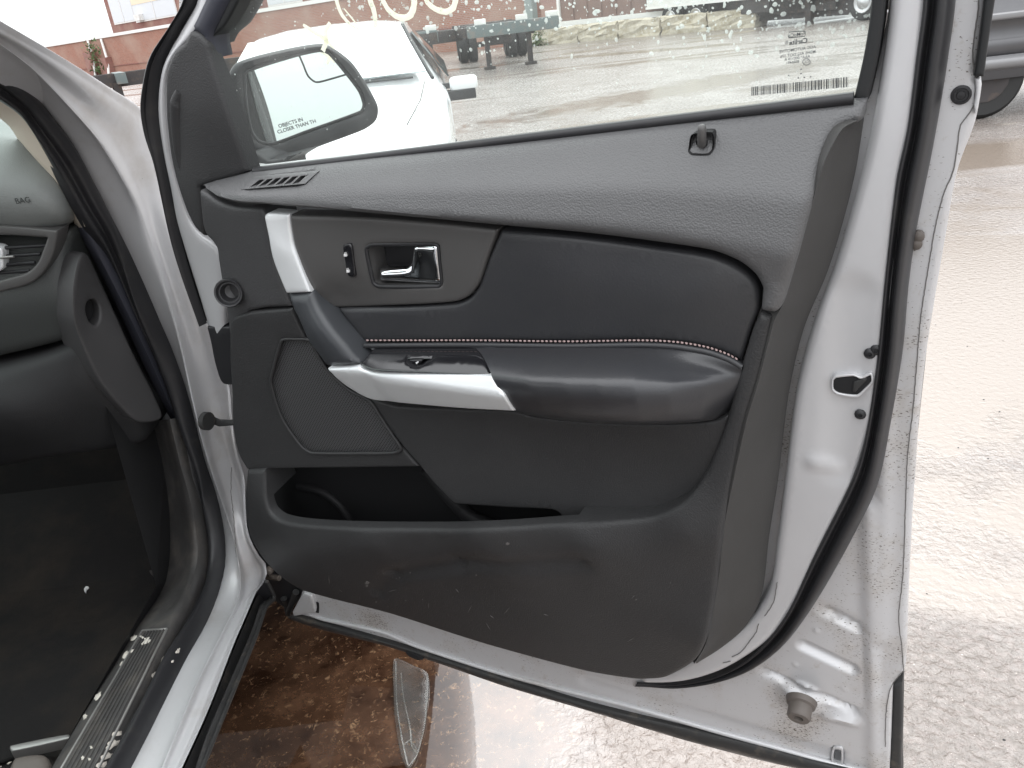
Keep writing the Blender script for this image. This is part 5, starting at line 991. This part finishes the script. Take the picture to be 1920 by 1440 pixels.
# ---- chassis trailers
def wheelpair(parent, x, y, r_=.5, name='wheel'):
    for k, dx in enumerate((-.17, .17)):
        w_ = lathe(name, (x+dx-.13, y, r_), (1, 0, 0), [(.22, .02), (.3, 0), (r_-.03, 0), (r_, .04), (r_, .22), (r_-.03, .26), (.3, .26), (.22, .2), (0, .16)], 'tyre', parent, 22)
        lathe('rim', (x+dx+.06, y, r_), (1, 0, 0), [(.2, 0), (.12, .04), (0, .05)], 'steel', w_, 14)
def chassis():
    rt = root('chassis_trailer', '', 'trailer', (0, 0, 0))
    for x in (-.5, .5): box('main_beam', (x-.08, -1.5, .85), (x+.08, 9, 1.15), 'trailer_dark', rt)
    for y in (-1.5, 0, 2, 4, 6, 8.8): box('cross_beam', (-1.15, y, .92), (1.15, y+.22, 1.16), 'trailer_teal' if y < 1 else 'trailer_dark', rt, .01)
    box('front_bolster', (-1.22, -1.75, .9), (1.22, -1.5, 1.2), 'trailer_teal', rt, .02)
    for x in (-1.0, .1, .9): box('twist_lock', (x, -1.7, 1.2), (x+.3, -1.5, 1.34), 'trailer_white', rt, .02)
    for x in (-.6, .6):
        box('landing_leg', (x-.07, -.08, .08), (x+.07, .08, .95), 'trailer_dark', rt); box('foot', (x-.16, -.14, 0), (x+.16, .14, .08), 'trailer_dark', rt, .01)
    for y in (5.3, 6.6):
        box('axle', (-.9, y-.06, .44), (.9, y+.06, .56), 'trailer_dark', rt)
        for x in (-.85, .85): wheelpair(rt, x, y)
    box('air_tank', (-.35, 2.2, .55), (.35, 3.0, .85), 'trailer_dark', rt, .08)
    return rt
def copytree(o, parent=None):
    c = o.copy(); COL.objects.link(c)
    if parent: c.parent = parent
    for ch in o.children: copytree(ch, c)
    return c
ct = chassis(); ct.location = (.85, 24.7, 0); ct.rotation_euler.z = math.radians(4); ct['group'] = 'parked chassis trailers'
ct['label'] = 'bare chassis trailer resting on its landing legs right of the white car'
c2 = copytree(ct); c2.location = (-2.4, 25.6, 0); c2['label'] = 'bare chassis trailer mostly hidden behind the roof of the white car'
p_ = atz(262, 228); c3 = copytree(ct); c3.location = (p_[0]-.3, p_[1], 0); c3.rotation_euler.z = math.radians(-65); c3['label'] = 'bare chassis trailer seen between the car pillar and the open door'
# ---- white box trailer
bt = root('box_trailer', 'white box trailer with double wheels at the top right beyond the window', 'trailer', (7.3, 33.4, 0))
bt.rotation_euler.z = math.atan2(-.85, .53)
box('box_body', (-.9, -.2, .98), (13, 2.3, 3.9), 'trailer_white', bt, .03); box('side_rail', (-.92, -.23, .9), (13, 2.3, .985), 'white_frame', bt)
for x in (.3, 1.6, 8.4, 9.7):
    for y in (0, 2.0):
        for dy in (0, .34):
            w_ = lathe('wheel', (x, y-.13+dy, .5), (0, 1, 0), [(.22, .02), (.3, 0), (.47, 0), (.5, .04), (.5, .22), (.47, .26), (.3, .26), (0, .2)], 'tyre', bt, 22); lathe('rim', (x, y-.135+dy, .5), (0, -1, 0), [(.3, 0), (.28, .01), (.2, -.02), (.12, .03), (0, .05)], 'rim_alloy', w_, 16)
box('underbody_block', (-.5, .4, .16), (12.5, 1.8, .9), 'trailer_dark', bt); box('bumper_bar', (-.95, 0, .45), (-.85, 2.2, .6), 'trailer_dark', bt)  # dark box carried low to stand in for the shadow under the trailer
box('skirt', (2.8, .25, .35), (7.2, .32, .9), 'trailer_dark', bt); box('landing_leg', (6.2, .1, 0), (6.4, .3, .95), 'trailer_dark', bt); box('tool_box', (3.6, 0, .45), (4.8, .3, .9), 'trailer_dark', bt, .02)
box('mud_flap', (2.2, -.1, .2), (2.25, .6, .95), 'tyre', bt)

# ---- white car facing us
wc = root('white_car', 'white car facing the camera behind the open door window', 'car', (-1.1, 5.1, 0)); wc.rotation_euler.z = math.radians(3)
st = [(0, .62, .40, .50, .66, .42, .70), (.12, .78, .38, .80, .74, .62, .82), (.5, .86, .34, .88, .86, .74, .93), (1.1, .88, .32, .90, .94, .78, 1.02), (1.22, .88, .32, .91, .96, .78, 1.05), (2.0, .88, .32, .90, 1.0, .62, 1.42), (2.9, .88, .32, .90, 1.02, .62, 1.47), (3.8, .88, .32, .89, 1.02, .60, 1.42), (4.3, .86, .34, .84, 1.0, .66, 1.1), (4.45, .7, .45, .7, .9, .6, .95)]
rl = []
for y, w0, z0, w1, z1, w2, z2 in st:
    half = [(w0, z0), (w0+.03, (z0+z1)/2), (w1, z1-.06), (w1-.02, z1), (w2, z2), (w2*.6, z2+.035), (0, z2+.045)]
    rl.append(np.array([[x, y, z] for x, z in half]+[[-x, y, z] for x, z in half[::-1][1:]]))
loft('body', rl, 'white_body', wc, 4, 50, flip=True)
mat('sky_pale_glass', (.42, .47, .48), .03, ior=2.2, coat=1.)  # pale base colour carries the white sky reflection of the windscreen
def quad(name, pts, m, parent, off=(0, 0, 0)):
    P = np.array(pts, float)+np.array(off); n = len(P); nn = N(np.cross(P[1]-P[0], P[2]-P[0]))*.012
    return mesh(name, list(P)+list(P-nn), [tuple(range(n)), tuple(range(n, 2*n))[::-1]]+[(i, (i+1) % n, n+(i+1) % n, n+i)[::-1] for i in range(n)], m, parent)
quad('windscreen', [(-.76, 1.22, 1.075), (.76, 1.22, 1.075), (.60, 1.9, 1.40), (-.60, 1.9, 1.40)], 'sky_pale_glass', wc, (0, -.05, .05))
tube('windscreen_moulding', [(.80, 1.14, 1.07), (.70, 1.5, 1.27), (.62, 1.86, 1.45)], .014, 'weather_black', wc, 8)
quad('side_window', [(.915, 1.5, 1.04), (.915, 3.6, 1.06), (.66, 3.5, 1.38), (.67, 2.1, 1.38)], 'car_glass', wc, (.012, 0, .01)); quad('side_window', [(-.915, 1.5, 1.04), (-.67, 2.1, 1.38), (-.66, 3.5, 1.38), (-.915, 3.6, 1.06)], 'car_glass', wc, (-.012, 0, .01))
for s_ in (1, -1):
    mb = box('door_mirror', (s_*1.03-.11, 1.42, .93), (s_*1.03+.11, 1.56, 1.04), 'white_body', wc, .04); box('mirror_base', (s_*1.0-.11, 1.415, .87), (s_*1.0+.115, 1.55, .945), 'black_plastic', mb, .015); box('mirror_stalk', (s_*.91-.05, 1.45, .96), (s_*.95+.05, 1.52, 1.0), 'black_plastic', mb, .01)
    box('headlight', (s_*.68-.16, .06, .62), (s_*.68+.14, .3, .76), 'headlight', wc, .04)
    for y in (.85, 3.55): 
        w_ = lathe('wheel', (s_*.8-.11, y, .34), (1, 0, 0), [(.2, 0), (.32, 0), (.34, .03), (.34, .19), (.32, .22), (.2, .22), (0, .2)], 'tyre', wc, 24)
box('grille', (-.42, -.02, .52), (.42, .08, .66), 'black_plastic', wc, .02); box('bumper', (-.75, -.06, .34), (.75, .2, .5), 'white_body', wc, .05)
tube('hood_seam', [(-.74, 1.1, 1.055), (-.70, .6, .975), (-.6, .2, .87)], .004, 'crack', wc, 6); tube('hood_seam', [(.74, 1.1, 1.055), (.70, .6, .975), (.6, .2, .87)], .004, 'crack', wc, 6)
tube('wiper', [(.1, 1.14, 1.10), (.66, 1.16, 1.09)], .008, 'black_plastic', wc, 6)

# ---- grey truck at the right edge
gt = root('grey_truck', 'dark grey truck with moulded side cladding at the right edge of the yard', 'truck', (4.75, 7.9, 0)); gt.rotation_euler.z = math.radians(-4)
pf = [(-.02, .36), (-.06, .45), (-.07, .52), (-.02, .56), (-.03, .60), (-.06, .66), (-.03, .71), (.0, .74), (-.02, .86), (-.05, .91), (-.02, .95), (.02, 1.04), (.06, 1.12), (.10, 1.3)]
rl = []
for x, dy, kz in [(-.45, .25, .95), (-.38, .08, .98), (-.25, .02, 1), (.3, 0, 1), (1.5, 0, 1), (3.5, 0, 1), (5, .02, 1)]:
    rl.append(np.array([[x, y+dy, (z-.7)*kz+.7] for y, z in pf]))
loft('body', rl, 'grey_body', gt, 4, 60)
loft('lower_cladding', [np.array([[x, y, z] for x in (-.42, 0, 1, 4)]) for y, z in ((-.04, .44), (-.095, .47), (-.10, .53), (-.04, .57))], 'grey_cladding', gt, 3, 60)
box('side_moulding', (-.1, -.10, .88), (4.5, -.02, .94), 'grey_cladding', gt, .025)
box('bed_floor', (-.4, .15, .5), (5, 1.7, 1.0), 'grey_body', gt, .04); box('cab', (2.2, .2, 1.0), (4.6, 1.6, 1.85), 'grey_body', gt, .15)
for y in (.12, 1.4):
    w_ = lathe('wheel', (.0, y-.12, .37), (0, 1, 0), [(.2, .02), (.33, 0), (.37, .04), (.37, .2), (.33, .24), (.2, .24), (0, .2)], 'tyre', gt, 30); lathe('rim', (.0, y-.11, .37), (0, -1, 0), [(.22, 0), (.2, .0), (.12, -.03), (0, .0)], 'trailer_dark', w_, 18)
w_ = lathe('wheel', (3.6, .0, .37), (0, 1, 0), [(.2, .02), (.33, 0), (.37, .04), (.37, .2), (.33, .24), (.2, .24), (0, .2)], 'tyre', gt, 30)
# pebbles on the ground near the door
V = []; F = []
for k in range(170):
    x, y = random.uniform(.2, 3.5), random.uniform(.7, 5)
    s_ = random.uniform(.001, .004); i0 = len(V); a = random.uniform(0, 6)
    for q_ in range(5): V.append((x+s_*random.uniform(.7, 1.3)*math.cos(a+q_*1.257), y+s_*random.uniform(.7, 1.3)*math.sin(a+q_*1.257), .0))
    V.append((x, y, s_*.8)); F += [(i0+q_, i0+(q_+1) % 5, i0+5) for q_ in range(5)]
tagt(mesh('pebbles', V, F, 'rubber_dirty'), 'scattered small dark pebbles on the wet ground', None, kind='stuff')
